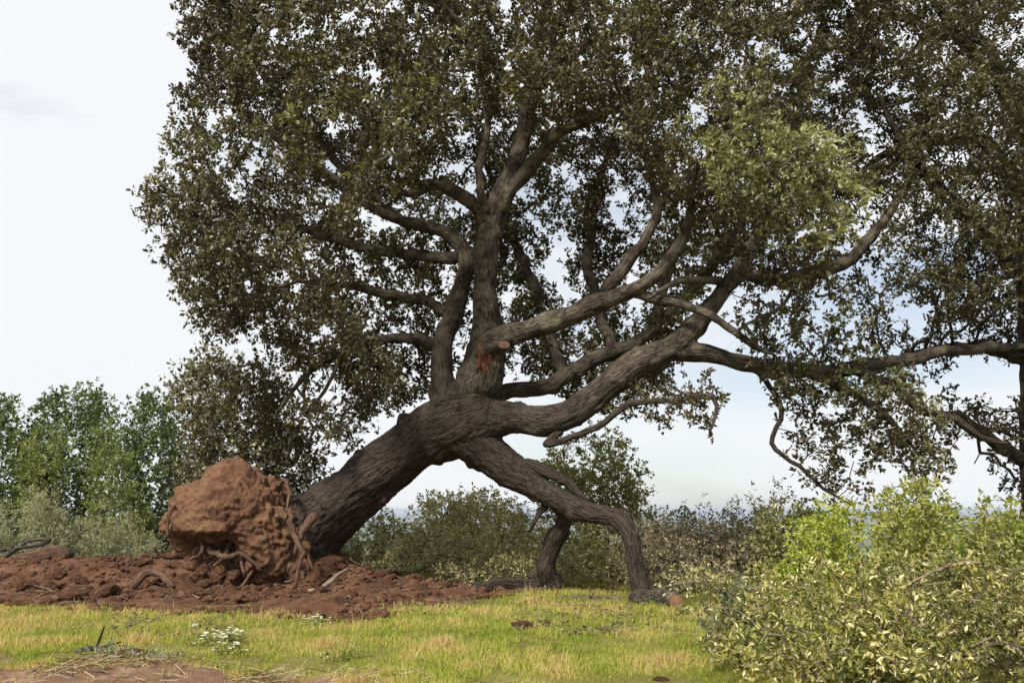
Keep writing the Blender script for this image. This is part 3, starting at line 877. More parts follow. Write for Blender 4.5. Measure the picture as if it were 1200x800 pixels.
# ---- root plate: the clump of red earth lifted with the roots
def root_plate():
    c = P(284, 622, 17.8)
    out = [(186, 640), (188, 600), (196, 578), (220, 570), (240, 552), (266, 538), (290, 548), (316, 568), (338, 594), (356, 612), (372, 645), (372, 690), (335, 700), (300, 702), (260, 702), (220, 700), (192, 690)]
    q = np.array([P(a + 8, b - (9 if b < 600 else 0), 17.9) - c for a, b in out])
    th = np.arctan2(q[:, 2], q[:, 0]); rr = np.hypot(q[:, 0], q[:, 2])
    o = np.argsort(th); th, rr = th[o], rr[o]
    th = np.concatenate([th - 2 * np.pi, th, th + 2 * np.pi]); rr = np.tile(rr, 3)
    bm = bmesh.new()
    bmesh.ops.create_icosphere(bm, subdivisions=7, radius=1.0)
    D = np.array([v.co for v in bm.verts]); Fc = np.array([[v.index for v in f.verts] for f in bm.faces])
    bm.free()
    t = np.arctan2(D[:, 2], D[:, 0])
    Rt = np.interp(t, th, rr) * 0.90
    rho = np.hypot(D[:, 0], D[:, 2])
    # hollow below the lip on the near lower left
    front = np.clip(-D[:, 1] * 1.5, 0, 1)
    low = np.clip((-D[:, 2] + 0.02) * 3.0, 0, 1) * np.clip((0.30 - D[:, 0]) * 3.5, 0, 1)
    hollow = 1 - 0.62 * front * low
    depth = 1.25 * (1 - 0.85 * front * low)
    V = np.stack([D[:, 0] * Rt * (0.35 + 0.65 * hollow), D[:, 1] * depth - 0.25 * D[:, 2] * 0, D[:, 2] * Rt * (0.5 + 0.5 * hollow)], -1)
    N = unit(D * np.array([1, 1.1, 1]))
    dsp = np.empty(len(V))
    for i, p in enumerate(V):
        v = Vector(p)
        a = noise.noise(v * 1.5 + Vector((3, 7, 1)))
        st = Vector((v.x * 1.2 + v.z * 0.8, v.y * 1.6, v.z * 2.2 - v.x * 0.7))
        b = 1 - abs(noise.noise(st * 2.2)) * 2
        e = noise.noise(v * 7.5); g = noise.noise(v * 17)
        w = 1 - abs(noise.noise(v * 4.5 + Vector((1, 2, 3)))) * 2
        rough_ = noise.fractal(v * 3.1 + Vector((9, 2, 4)), 0.6, 2.1, 6)
        f1 = noise.voronoi(v * 3.0 + Vector((a, b, e)) * 0.25)[0]; f2 = noise.voronoi(v * 8.0)[0]
        dsp[i] = 0.13 * a + 0.05 * b + 0.09 * rough_ + 0.12 * (0.45 - f1[0]) + 0.05 * (0.45 - f2[0]) + 0.01 * g
    V = V + N * dsp[:, None] + c
    pl = part('root_plate', V, Fc, MAT['plate'], oak)
    pl['label'] = 'lifted clump of red brown earth held by the roots'
    ROOTS = [
     [(338, 585, 17.0, 4), (341, 610, 16.7, 4.5), (347, 632, 16.6, 4), (355, 648, 16.5, 4), (351, 664, 16.45, 3), (347, 688, 16.4, 2)],
     [(366, 600, 17.0, 8), (361, 618, 16.8, 6), (352, 630, 16.7, 4), (345, 650, 16.7, 3)],
     [(352, 648, 16.6, 2.5), (362, 655, 16.5, 2), (366, 668, 16.4, 1.5)],
     [(230, 628, 17.3, 3), (238, 640, 17.0, 2.5), (232, 650, 16.9, 2), (222, 656, 16.8, 2)],
     [(272, 634, 17.2, 3), (264, 646, 16.9, 3), (258, 656, 16.8, 2), (250, 664, 16.7, 2)],
     [(215, 652, 17.2, 4), (196, 652, 16.9, 3), (185, 648, 16.8, 2), (179, 641, 16.7, 1.5)],
     [(290, 640, 17.0, 2.5), (284, 655, 16.8, 2.5), (286, 672, 16.7, 2)],
     [(300, 660, 16.9, 3), (292, 676, 16.7, 2.5), (280, 688, 16.6, 2)],
     [(205, 590, 17.1, 3), (196, 610, 16.9, 2.5), (198, 630, 16.85, 2)],
     [(240, 640, 17.2, 4), (262, 652, 16.8, 4), (285, 650, 16.7, 3), (306, 668, 16.7, 2)],
     [(325, 570, 17.6, 4), (334, 562, 17.2, 3), (338, 578, 16.9, 3), (335, 600, 16.75, 2)]]
    for i, l in enumerate(ROOTS):
        p, r = px_path(l)
        V_, Fs_, b_ = tube(p, r * 0.85, 7, 0.08, 0.35, 40 + i, True, 1.2)
        part('root', V_, Fs_, MAT['root'], pl, {'bark': b_})
root_plate()

# ---- the tear where a limb broke off, and the sawn stub above it
def wound():
    parts = []
    for i in range(30):
        x = rng.normal(566, 5.5); y = rng.uniform(400, 440)
        L_ = rng.uniform(8, 24)
        Yb = 16.31 + 0.0011 * (x - 569) ** 2
        out_ = rng.uniform(-.02, .16) * (1 if rng.random() < .5 else .4)
        a = P(x, y + L_ * .5, Yb + 0.06); b = P(x + rng.uniform(-5, 5), y - L_ * .5, Yb - out_)
        if rng.random() < .35:
            a, b = P(x, y - L_ * .5, Yb + .06), P(x + rng.uniform(-5, 5), y + L_ * .4, Yb - out_)
        m = (a + b) / 2 + rng.normal(0, .02, 3)
        w = rng.uniform(.008, .03)
        V, Fs, bk = tube([a, m, b], [w, w * .7, .004], 4, .1, .0, i, True)
        parts.append((V, Fs, bk))
    V, Fs, b = merge(parts)
    o = part('splinters', V, Fs, MAT['torn'], oak, {'bark': b}, False, kind='stuff')
    a = P(572, 410, 16.5); c = P(590, 403, 16.02)
    V, Fs, b = tube([a, (a + c) / 2, c], [.14, .12, .085], 14, .08, .6, 2, False)
    V[:, 0] = c[0] + (V[:, 0] - c[0]) * 1.35
    part('sawn_stub', V, Fs, MAT['limb_bark'], oak, {'bark': b})
    st = oak.children[-1]
    n = 14
    rim = V[-n:]
    V2 = np.vstack([rim + np.array([0, -0.003, 0]), c + np.array([0, -0.012, 0])])
    F2 = np.array([[n, j, (j + 1) % n] for j in range(n)])
    part('cut_face', V2, F2, MAT['cut'], st, None, False)
def root_hairs():
    pl = [c for c in oak.children if c.name.startswith('root_plate')][0]
    parts = []
    for i in range(110):
        x = rng.uniform(205, 350); y = rng.uniform(600, 672)
        Y_ = 16.75 + 0.9 * abs((x - 275) / 90) ** 2 * .5
        a = P(x, y, Y_ + .25)
        n = 4
        q = [a]
        d = np.array([rng.normal(0, .5), -0.8, rng.normal(-.2, .4)])
        for k in range(n):
            d = unit(d + rng.normal(0, .35, 3) + np.array([0, .12, -.45]))
            q.append(q[-1] + d * rng.uniform(.05, .13))
        w = rng.uniform(.004, .011)
        parts.append(tube(q, np.linspace(w, w * .4, len(q)), 4, .06, 0, 0, True))
    V, Fs, b = merge(parts)
    part('root_hairs', V, Fs, MAT['root'], pl, {'bark': b}, kind='stuff')
root_hairs()
wound()

# ------------------------------------------------------------------ the standing oak on the right
def right_oak():
    base = P(1196, 690, 18.2)
    t = thing('standing_oak', 'upright dark holm oak beside the leafy heap of branches', 'tree', (base[0], base[1], float(gz(base[0], base[1]))))
    TR = [(1216, 700, 18.2, 26), (1213, 640, 18.2, 20), (1214, 560, 18.2, 16), (1212, 480, 18.2, 16), (1212, 400, 18.2, 15), (1205, 300, 18.2, 14), (1215, 180, 18.2, 11), (1210, 60, 18.2, 8), (1215, -60, 18.2, 5)]
    p, r = px_path(TR)
    V, Fs, b = tube(p, r, 16, 0.12, 0.14, 3, True, 0.3)
    part('trunk', V, Fs, MAT['dark_bark'], t, {'bark': b})
    LB = [[(1200, 420, 18.2, 10), (1150, 408, 17.9, 8), (1100, 412, 17.7, 7), (1050, 424, 17.5, 6), (1010, 440, 17.4, 4)],
          [(1196, 540, 18.2, 8), (1165, 515, 18.0, 7), (1130, 492, 17.8, 6), (1095, 485, 17.6, 5), (1065, 462, 17.5, 4), (1035, 450, 17.4, 3)],
          [(1203, 330, 18.2, 9), (1150, 270, 17.6, 8), (1100, 220, 17.0, 7), (1060, 170, 16.5, 5), (1030, 110, 16.2, 4)],
          [(1208, 260, 18.2, 9), (1160, 170, 18.4, 8), (1100, 165, 18.6, 6), (1040, 180, 18.8, 5), (1010, 200, 18.9, 3)],
          [(1212, 180, 18.2, 8), (1170, 100, 17.9, 7), (1120, 40, 17.6, 6), (1080, -20, 17.4, 4)],
          [(1212, 150, 18.2, 8), (1150, 50, 18.8, 6), (1100, 40, 19.2, 5), (1040, 20, 19.5, 4), (980, 60, 19.8, 3)],
          [(1205, 300, 18.2, 9), (1260, 230, 17.8, 8), (1330, 180, 17.4, 6), (1400, 120, 17.2, 4)],
          [(1200, 400, 18.2, 8), (1265, 370, 18.4, 7), (1340, 340, 18.6, 5), (1400, 330, 18.8, 4)],
          [(1212, 200, 18.2, 8), (1250, 100, 18.6, 6), (1300, 10, 19, 5), (1320, -60, 19.2, 4)]]
    st, sr = [], []
    for i, l in enumerate(LB):
        p, r = px_path(l)
        r[-1] *= 0.4
        V, Fs, b = tube(p, r, 9, 0.14, 0.2, 60 + i, True, 0.6)
        part('limb', V, Fs, MAT['dark_bark'], t, {'bark': b})
        q, rr = resample(p, r, 0.3)
        st.append(q[3:]); sr.append(rr[3:])
    st, sr = np.vstack(st), np.concatenate(sr)
    def gaps(x, y, Y):
        return (np.hypot((x - 955) / 45, (y - 25) / 18) < 1) | (np.hypot((x - 1150) / 45, (y - 440) / 25) < 1)
    up = sample_crown([(950, -150), (930, -20), (975, 60), (1010, 130), (1040, 190), (1035, 270), (1060, 320), (1090, 350), (1130, 395), (1200, 420), (1300, 440), (1400, 400), (1460, 250), (1430, -150)], 2250, 17.7, 3.4, 0.03, -0.08, 0.55, 2.0, gaps)
    fr = np.vstack([sample_crown([(1040, 150), (1090, 20), (1240, -40), (1260, 330), (1190, 400), (1120, 380), (1070, 300)], 760, 15.8, 1.1, 0.03, -0.1, 0.9, 12.0), sample_crown([(1040, 230), (1110, 260), (1180, 390), (1100, 400), (1010, 350), (985, 310)], 170, 17.0, 0.9, 0.03, -0.1, 0.9, 17.0)])
    lo = sample_crown([(990, 320), (1060, 300), (1200, 400), (1300, 430), (1300, 560), (1190, 580), (1140, 560), (1110, 500), (1060, 440), (1000, 400)], 400, 18.0, 1.6, 0.03, -0.05, 0.8, 13.0, gaps)
    att = np.vstack([up, fr, lo])
    N, par = colonize(st, att, 0.24, 0.30, 60, 0.30, 9.0, 0.0)
    r = pipe(N, par, 0.0085)
    r[N[:, 2] < 6.0] *= 1.6
    capr = np.full(len(N), 9.0); capr[:len(sr)] = sr * 0.8
    V, Fs, b = twig_mesh(N, par, r, capr)
    part('twigs', V, Fs, MAT['dark_bark'], t, {'bark': b}, kind='stuff')
    sel = np.where((par >= 0) & (r < 0.045))[0]
    p = N[sel]
    cl = np.array([noise.noise(Vector(q) * 0.6 + Vector((5, 1, 2))) for q in p])
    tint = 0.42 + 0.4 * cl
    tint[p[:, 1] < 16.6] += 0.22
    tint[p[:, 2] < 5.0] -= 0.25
    keep = (p[:, 2] > 5.2) | (rng.random(len(p)) < 0.5)
    sel, p, tint = sel[keep], p[keep], tint[keep]
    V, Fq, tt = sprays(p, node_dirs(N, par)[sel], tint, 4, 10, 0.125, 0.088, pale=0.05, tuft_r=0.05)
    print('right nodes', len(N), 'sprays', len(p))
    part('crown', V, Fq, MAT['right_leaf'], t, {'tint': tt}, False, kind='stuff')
right_oak()

# ------------------------------------------------------------------ shrubs and bushes
def shrub(name, label, cat, outline, Y, half, n_att, leaf, bark, tint0=0.5, tvar=0.3, step=0.2, tufts=3, per=7, spread=0.11, ln=0.06, wr=0.55, stems=4, fine=False, group=None, base_px=None, droop=0.0, thr=-0.2, nf=1.0, maxr=0.03, spread_base=0.5, up=0.05, tuft_r=0.045):
    """a woody plant whose crown has the traced outline, rooted on the ground below it"""
    xs = [a for a, b in outline]
    bx = base_px if base_px is not None else 0.5 * (min(xs) + max(xs))
    b = P(bx, 600, Y)
    z0 = top_z(b[0], b[1])
    t = thing(name, label, cat, (b[0], b[1], z0), group)
    w = M(b, (max(xs) - min(xs))) * 0.5
    att = sample_crown(outline, n_att, Y, half, 0.022 * Y / 17 * 1.4, thr, nf, random.uniform(0, 50))
    att = att[att[:, 2] > gz(att[:, 0], att[:, 1]) + 0.12]
    st = []
    top = att[:, 2].max() - z0
    for i in range(stems):
        a = random.uniform(0, 6.28)
        q = np.array([b[0] + math.cos(a) * spread_base * w * random.uniform(0, .5), b[1] + math.sin(a) * spread_base * half * random.uniform(0, .5), 0])
        q[2] = top_z(q[0], q[1]) - 0.08
        lean = np.array([math.cos(a) * .25, math.sin(a) * .25, 1])
        k = max(2, int(0.3 * top / 0.2))
        st.append([q + unit(lean) * j * 0.2 for j in range(k)])
    starts = np.vstack([np.array(s) for s in st])
    N, par = colonize(starts, att, step, step * 1.3, 60, 0.28, 9.0, up)
    o = 0
    for s in st:
        for j in range(1, len(s)):
            par[o + j] = o + j - 1
        o += len(s)
    r = np.zeros(len(N))
    acc = np.zeros(len(N))
    ex = 2.2
    tip = 0.005
    kids = np.zeros(len(N))
    # children always come after their parents
    for i in range(len(N) - 1, -1, -1):
        if acc[i] == 0:
            acc[i] = tip ** ex
        if par[i] >= 0:
            acc[par[i]] += acc[i]
    r = acc ** (1 / ex)
    V, Fs, bk = twig_mesh(N, par, r)
    part('stems', V, Fs, MAT[bark], t, {'bark': bk}, kind='stuff')
    ns = sum(len(s) for s in st)
    ln *= 1.35; spread *= 1.25; tufts += (2 if Y > 14 else 1)
    sel = np.where((par >= 0) & (r < maxr) & (np.arange(len(N)) >= ns))[0]
    p = N[sel]
    cl = np.array([noise.noise(Vector(q) * 1.3) for q in p])
    V, Fq, tt = sprays(p, node_dirs(N, par)[sel], tint0 + tvar * cl, tufts, per, spread, ln, wr, fine, tuft_r, 0.16, droop)
    part('foliage', V, Fq, MAT[leaf], t, {'tint': tt}, False, kind='stuff')
    return len(tt)

# trees and bushes behind the red earth
shrub('bush', 'dark round topped evergreen bush, tallest behind the broom shrubs', 'bush', [(15, 660), (25, 520), (40, 475), (70, 452), (105, 450), (132, 468), (135, 520), (130, 600), (125, 660)], 27, 1.8, 560, 'hedge_leaf', 'dark_bark', 0.35, ln=0.085, spread=0.15, tufts=3)
shrub('bush', 'green bush with a few sparse shoots above it behind the forked dead branch', 'bush', [(-70, 660), (-65, 480), (-20, 460), (18, 462), (30, 500), (60, 500), (62, 560), (55, 660)], 26, 1.6, 430, 'hedge_leaf', 'dark_bark', 0.5, ln=0.085, spread=0.15)
shrub('bush', 'light green bushy sapling in front of the dark evergreens', 'bush', [(95, 660), (100, 560), (108, 500), (125, 490), (150, 530), (178, 580), (186, 660)], 23.5, 0.9, 300, 'sapling_leaf', 'twig', 0.45, ln=0.07, spread=0.12)
shrub('bush', 'yellow green leafy patch of bush between two dark evergreens', 'bush', [(20, 560), (25, 500), (50, 485), (80, 495), (85, 540), (70, 570)], 24.5, 0.8, 110, 'sapling_leaf', 'twig', 0.55, ln=0.07, spread=0.13)
shrub('bush', 'dark evergreen bush with two pointed tops left of the brownish oak', 'bush', [(125, 660), (135, 520), (150, 490), (165, 456), (178, 475), (190, 452), (205, 470), (222, 500), (232, 560), (230, 660)], 25.5, 1.6, 520, 'hedge_leaf', 'dark_bark', 0.35, ln=0.085, spread=0.14)
shrub('oak_tree', 'brownish olive young oak directly behind the red root clump', 'tree', [(205, 650), (215, 540), (203, 470), (212, 425), (250, 412), (300, 422), (335, 450), (352, 500), (385, 545), (380, 590), (350, 640)], 20.5, 1.7, 620, 'oak_leaf', 'twig', 0.34, ln=0.075, spread=0.14, tufts=6)
for i, (x0, x1, y0, Y, lab) in enumerate([(-40, 25, 590, 21.6, 'low grey green broom shrub behind the forked dark dead branch'), (20, 82, 572, 21.2, 'tallest feathery grey green broom shrub behind the dark log'), (72, 128, 602, 21.4, 'pale grey broom shrub between the feathery one and the sapling'), (118, 190, 598, 21.7, 'dull green broom shrub beside the red root clump')]):
    xm = (x0 + x1) / 2
    shrub('broom_shrub', lab, 'shrub', [(x0, 668), (x0 + 2, y0 + 30), (x0 + 14, y0 + 8), (xm, y0), (x1 - 10, y0 + 12), (x1, y0 + 36), (x1, 668)], Y, 0.6, 150, 'grey_leaf', 'dry_twig', 0.5, ln=0.075, wr=0.16, tufts=4, per=8, spread=0.09, stems=8, up=0.3, step=0.16)
# under and behind the leaning trunk
shrub('bush', 'pale grey green bush growing at the foot of the leaning trunk', 'bush', [(392, 700), (400, 640), (420, 610), (445, 603), (470, 630), (490, 660), (500, 700)], 21.6, 0.8, 330, 'grey_leaf', 'twig', 0.55, ln=0.06)
shrub('bush', 'dense olive bush filling the gap right behind the leaning trunk foot', 'bush', [(385, 700), (392, 640), (410, 612), (440, 598), (470, 606), (495, 630), (505, 700)], 22.6, 0.8, 420, 'olive_leaf', 'twig', 0.4, ln=0.065, tufts=4)
shrub('bush', 'broad pale olive bush framed by the arch of trunk and prop limb', 'bush', [(450, 700), (470, 630), (485, 590), (520, 578), (560, 574), (600, 584), (632, 600), (650, 640), (655, 700)], 23.0, 1.0, 700, 'pale_leaf', 'twig', 0.55, ln=0.065, tufts=4)
shrub('bush', 'dark sparse bush top showing above the pale olive bush', 'bush', [(478, 640), (488, 585), (520, 575), (550, 562), (575, 570), (590, 600), (560, 640)], 25.5, 0.8, 170, 'hedge_leaf', 'dark_bark', 0.4, ln=0.07)
shrub('bush', 'tall green oak bush behind the knee of the prop limb', 'bush', [(640, 690), (636, 600), (632, 540), (655, 518), (700, 505), (738, 520), (760, 560), (775, 600), (780, 690)], 23.4, 1.2, 700, 'olive_leaf', 'twig', 0.5, ln=0.07, tufts=4)
shrub('bush', 'pale leafy bush between the two prop limbs', 'bush', [(655, 700), (660, 640), (685, 612), (715, 620), (735, 650), (740, 700)], 18.6, 0.5, 260, 'pale_leaf', 'twig', 0.6, ln=0.062)
shrub('bush', 'small dark green sapling with bare top at the gap to the plain', 'bush', [(775, 690), (780, 630), (795, 592), (806, 590), (818, 625), (826, 690)], 21.5, 0.5, 110, 'hedge_leaf', 'twig', 0.6, ln=0.062)
shrub('bush', 'rounded dull green bush beside the gap to the plain', 'bush', [(865, 700), (868, 630), (885, 605), (915, 592), (950, 590), (985, 600), (1000, 700)], 17.0, 0.9, 540, 'olive_leaf', 'twig', 0.3, ln=0.062, tufts=4)
shrub('bush', 'greenish bush behind the lime green shrub', 'bush', [(970, 700), (975, 605), (1030, 580), (1080, 585), (1120, 596), (1150, 600), (1210, 590), (1260, 630), (1260, 700)], 14.2, 0.9, 640, 'fresh_leaf', 'twig', 0.4, ln=0.06, tufts=4)
# near right
shrub('lime_shrub', 'bright lime green shrub at the edge of the leafy heap', 'shrub', [(890, 730), (900, 660), (922, 628), (955, 596), (985, 584), (1010, 612), (1020, 680), (1010, 730)], 11.2, 0.6, 190, 'lime_leaf', 'twig', 0.5, ln=0.042, tufts=5, spread=0.08, step=0.14, fine=True)
shrub('lime_shrub', 'yellow green shrub whose tip reaches up to the drooping oak twigs', 'shrub', [(1000, 720), (1010, 650), (1040, 600), (1058, 572), (1090, 572), (1110, 600), (1125, 650), (1120, 720)], 10.8, 0.6, 230, 'fresh_leaf', 'twig', 0.6, ln=0.042, tufts=5, spread=0.08, step=0.14, fine=True)
shrub('lime_shrub', 'green shrub with grey twigs below the upright dark oak', 'shrub', [(1110, 740), (1118, 650), (1150, 612), (1190, 600), (1240, 596), (1280, 660), (1280, 740)], 10.2, 0.6, 230, 'olive_leaf', 'dry_twig', 0.45, ln=0.055, tufts=3, spread=0.08, step=0.14, fine=True)
shrub('lime_shrub', 'yellow green shrub between the grey twigged shrub and the reaching one', 'shrub', [(1075, 740), (1085, 660), (1110, 615), (1150, 598), (1185, 606), (1210, 650), (1215, 740)], 9.8, 0.5, 240, 'lime_leaf', 'dry_twig', 0.3, ln=0.042, tufts=4, spread=0.08, step=0.14, fine=True)
shrub('weed_bush', 'greyish green leafy weed clump at the grass edge beside the heap', 'shrub', [(815, 800), (822, 740), (840, 700), (870, 685), (905, 690), (915, 740), (915, 810)], 10.2, 0.45, 200, 'grey_leaf', 'twig', 0.2, ln=0.05, spread=0.07, step=0.12, stems=8, fine=True)
shrub('weed_bush', 'yellowish green low weed clump at the foot of the heap', 'shrub', [(835, 830), (850, 760), (880, 735), (920, 745), (940, 800), (940, 840)], 8.9, 0.35, 150, 'fresh_leaf', 'twig', 0.5, ln=0.05, spread=0.06, step=0.11, stems=8, fine=True)

# ------------------------------------------------------------------ cut branches
def cut_branch(label, group, pts, r0, width, n_att, leaf, bark, tint0, ln, tufts=3, per=6, spread=0.07, step=0.13, fine=True, cat='branch', hgt=0.6):
    """a sawn branch lying with its side shoots and leaves; pts in world coordinates from butt to tip"""
    pts = np.array(pts, float)
    rad = np.linspace(r0, r0 * 0.3, len(pts))
    t = thing('cut_branch', label, cat, tuple(pts[0]), group)
    V, Fs, b = tube(pts, rad, 8, 0.1, 0.2, random.uniform(0, 40), True, 0.8)
    part('stem', V, Fs, MAT[bark], t, {'bark': b})
    q, rr = resample(pts, rad, 0.12)
    n = n_att
    k = rng.integers(len(q) // 5, len(q), n)
    taper = 0.45 + 0.55 * np.sin(np.linspace(0.3, 2.9, len(q)))[k]
    off = rng.normal(0, 0.5, (n, 3)) * np.array([width, width, width * hgt]) * taper[:, None]
    att = q[k] + off
    fwd = unit(pts[-1] - pts[0])
    att += fwd * rng.uniform(0, width * 0.8, (n, 1))
    gnd = gz(att[:, 0], att[:, 1]) + 0.05
    att[:, 2] = np.where(att[:, 2] < gnd, gnd + rng.uniform(0, .25, n), att[:, 2])
    N, par = colonize(q[len(q) // 5:], att, step, step * 1.2, 40, 0.3)
    r = pipe(N, par, 0.005, 2.4)
    if (par >= 0).any():
        V, Fs, b = twig_mesh(N, par, r, np.full(len(N), r0 * .6))
        part('twigs', V, Fs, MAT[bark], t, {'bark': b}, kind='stuff')
    sel = np.where((par >= 0) & (r < 0.012))[0]
    p = N[sel]
    cl = np.array([noise.noise(Vector(v) * 2.0) for v in p])
    V, Fq, tt = sprays(p, node_dirs(N, par)[sel], tint0 + 0.3 * cl, tufts, per, spread, ln, 0.42, fine, 0.04, 0.3, 0.2, 0.15)
    part('leaves', V, Fq, MAT[leaf], t, {'tint': tt}, False, kind='stuff')
    return t
grp = 'cut branches heaped beside the grass'
HEAP = [('sawn oak branch with olive green leaves in the big leafy heap', 'olive_leaf', 0.3, 100), ('sawn oak branch with drying pale yellow leaves in the big leafy heap', 'cut_leaf', 0.5, 100),
        ('sawn oak branch with dull brownish olive leaves in the big leafy heap', 'cut_leaf', 0.3, 95), ('sawn oak branch with fresh yellow green leaves in the big leafy heap', 'fresh_leaf', 0.35, 95)]
hi = 0
for (a, b, Y0, Y1, z0, z1, r0) in [
    (1030, 900, 8.6, 8.9, 0.1, 0.32, .035), (1130, 960, 8.4, 8.6, 0.12, 0.38, .04), (1260, 1060, 8.3, 8.4, 0.2, 0.45, .045),
    (1000, 1130, 9.2, 9.0, 0.2, 0.55, .04), (1220, 1110, 9.3, 9.0, 0.2, 0.6, .04), (1060, 945, 9.5, 9.6, 0.2, 0.5, .04),
    (1280, 1170, 8.6, 8.0, 0.3, 0.55, .04), (940, 1020, 8.3, 7.9, 0.1, 0.25, .03), (1100, 1200, 8.0, 7.7, 0.1, 0.35, .035),
    (1040, 940, 7.9, 8.0, 0.08, 0.2, .03), (1190, 1080, 7.8, 7.7, 0.1, 0.25, .03), (1300, 1180, 9.6, 9.4, 0.3, 0.7, .04)]:
    A = P(a, 700, Y0); B = P(b, 700, Y1)
    A[2] = gz(A[0], A[1]) + z0; B[2] = gz(B[0], B[1]) + z1
    m1 = A * .66 + B * .34 + np.array([0, 0, .12]); m2 = A * .33 + B * .67 + np.array([0, 0, .14])
    kind = HEAP[hi % len(HEAP)]; hi += 1
    cut_branch(kind[0], grp, [A, m1, m2, B], r0, 0.75, kind[3], kind[1], 'dry_twig', kind[2], 0.054, hgt=0.62)
for i, (lab, path) in enumerate([('forked bare grey branch lying across the leafy heap', [(1010, 775, 7.8, 2), (1045, 758, 7.8, 2), (1062, 738, 7.85, 2), (1085, 722, 7.9, 1.2)]),
        ('long curved bare twig arching over the upper leafy heap', [(1060, 690, 8.7, 2), (1095, 668, 8.7, 2), (1140, 658, 8.6, 1.6), (1185, 668, 8.5, 1.2)]),
        ('pale bare branch at the foot of the leafy heap', [(1066, 796, 7.6, 2.4), (1072, 782, 7.6, 2.4), (1110, 776, 7.6, 2), (1160, 768, 7.6, 1.4)])]):
    p, r = px_path(path)
    t = thing('bare_branch', lab, 'branch', tuple(p[0]))
    V, Fs, b = tube(p, r, 7, .05, .3, i * 3.0, True, 1.0)
    part('stem', V, Fs, MAT['dry_twig'], t, {'bark': b})
    for k in range(5):
        q = p[1 + k % 2] * rng.uniform(.3, 1) + 0; w_ = rng.random()
        q = p[k % 3] * (1 - w_) + p[k % 3 + 1] * w_
        e = q + unit(rng.normal(0, 1, 3) * [1, .6, .5] + [.3, -.2, .3]) * rng.uniform(.15, .4)
        V, Fs, b = tube([q, (q + e) / 2 + rng.normal(0, .02, 3), e], [.008, .006, .003], 5, .05, .2, k, True)
        part('side_twig', V, Fs, MAT['dry_twig'], t, {'bark': b})
grp2 = 'withered branches piled behind the prop limb'
for (a, b, Y0, Y1, z0, z1, r0) in [(900, 770, 17.6, 17.9, .2, .8, .06), (760, 860, 18.2, 18.4, .3, .95, .06), (930, 830, 17.0, 17.3, .2, .6, .06), (800, 900, 19, 19.2, .4, 1.15, .07), (740, 820, 17.2, 17.6, .15, .5, .05), (870, 790, 16.6, 16.7, .1, .4, .05)]:
    A = P(a, 660, Y0); B = P(b, 660, Y1)
    A[2] = gz(A[0], A[1]) + z0; B[2] = gz(B[0], B[1]) + z1
    m1 = A * .66 + B * .34 + np.array([0, 0, .15]); m2 = A * .33 + B * .67 + np.array([0, 0, .15])
    cut_branch('withered brown oak branch in the low pile right of the prop limb', grp2, [A, m1, m2, B], r0, 1.0, 190, 'dead_leaf', 'twig', 0.5, 0.075, 3, 6, 0.1, 0.18, False)
# leafy cut boughs at the prop limb's foot
for (a, b, Y0, Y1, z1) in [(760, 812, 15.3, 15.0, .35), (790, 845, 15.8, 15.2, .45), (600, 640, 17.9, 17.8, .3), (520, 590, 18.2, 18.0, .35), (470, 540, 19.2, 19.4, .5), (640, 560, 19.4, 19.6, .5), (590, 500, 20.2, 20.4, .6), (730, 660, 18.8, 18.6, .4), (440, 510, 20.6, 20.8, .9), (520, 610, 21.0, 21.2, 1.0), (660, 590, 20.4, 20.6, .9), (700, 770, 19.6, 19.8, .8)]:
    A = P(a, 660, Y0); B = P(b, 660, Y1)
    A[2] = gz(A[0], A[1]) + .06; B[2] = gz(B[0], B[1]) + z1
    cut_branch('low grey leaved cut bough on the ground by the prop limbs', 'boughs at the prop limbs', [A, A * .6 + B * .4 + np.array([0, 0, .08]), B], .03, 0.4 if Y0 < 16.5 else 0.7, 45 if Y0 < 16.5 else 90, 'pale_leaf', 'twig', 0.5, 0.065, 4, 6, 0.1, 0.16, False)

# ------------------------------------------------------------------ logs, sticks, roots on the ground
def log(name, label, cat, path, bark, cut_ends=(), face='cut_pale', n=12):
    """path of (px, py, Y, r_px); it is laid so that its underside meets the ground"""
    p, r = px_path(path)
    for i in range(len(p)):
        p[i, 2] = max(p[i, 2], top_z(p[i, 0], p[i, 1]) + r[i] * 0.7)
    t = thing(name, label, cat, tuple(p[len(p) // 2] - [0, 0, r[len(p) // 2]]))
    V, Fs, b = tube(p, r, n, 0.08, 0.16, random.uniform(0, 30), True, 0.5)
    part('stem', V, Fs, MAT[bark], t, {'bark': b})
    for e in cut_ends:
        ring = V[:n] if e == 0 else V[-2 - n:-2]
        c = ring.mean(0)
        d = unit((p[0] - p[1]) if e == 0 else (p[-1] - p[-2]))
        V2 = np.vstack([c + (ring - c) * 0.96 + d * 0.008, c + d * 0.014])
        F2 = np.array([[n, j, (j + 1) % n] for j in range(n)])
        part('cut_face', V2, F2, MAT[face], t, None, False)
    return t
log('fallen_log', 'mossy fallen log with a pale sawn end at the foot of the prop limb', 'log', [(553, 686, 17.0, 7), (572, 690, 17.1, 9), (600, 692, 17.2, 8), (636, 690, 17.4, 8)], 'bark', (0,))
log('log_piece', 'short sawn log piece with an orange cut face beside the prop knee', 'log', [(791, 712, 14.7, 9), (778, 706, 15.1, 10), (765, 704, 15.4, 9)], 'limb_bark', (0,), 'cut')
log('log_piece', 'rough grey lump of broken wood beneath the prop knee', 'log', [(742, 712, 15.0, 7), (754, 708, 15.1, 10), (766, 708, 15.2, 7)], 'limb_bark')
log('log_piece', 'round grey knotty stump piece beside the dark prop limb', 'log', [(624, 678, 17.3, 8), (630, 674, 17.4, 11), (638, 678, 17.6, 9)], 'limb_bark')
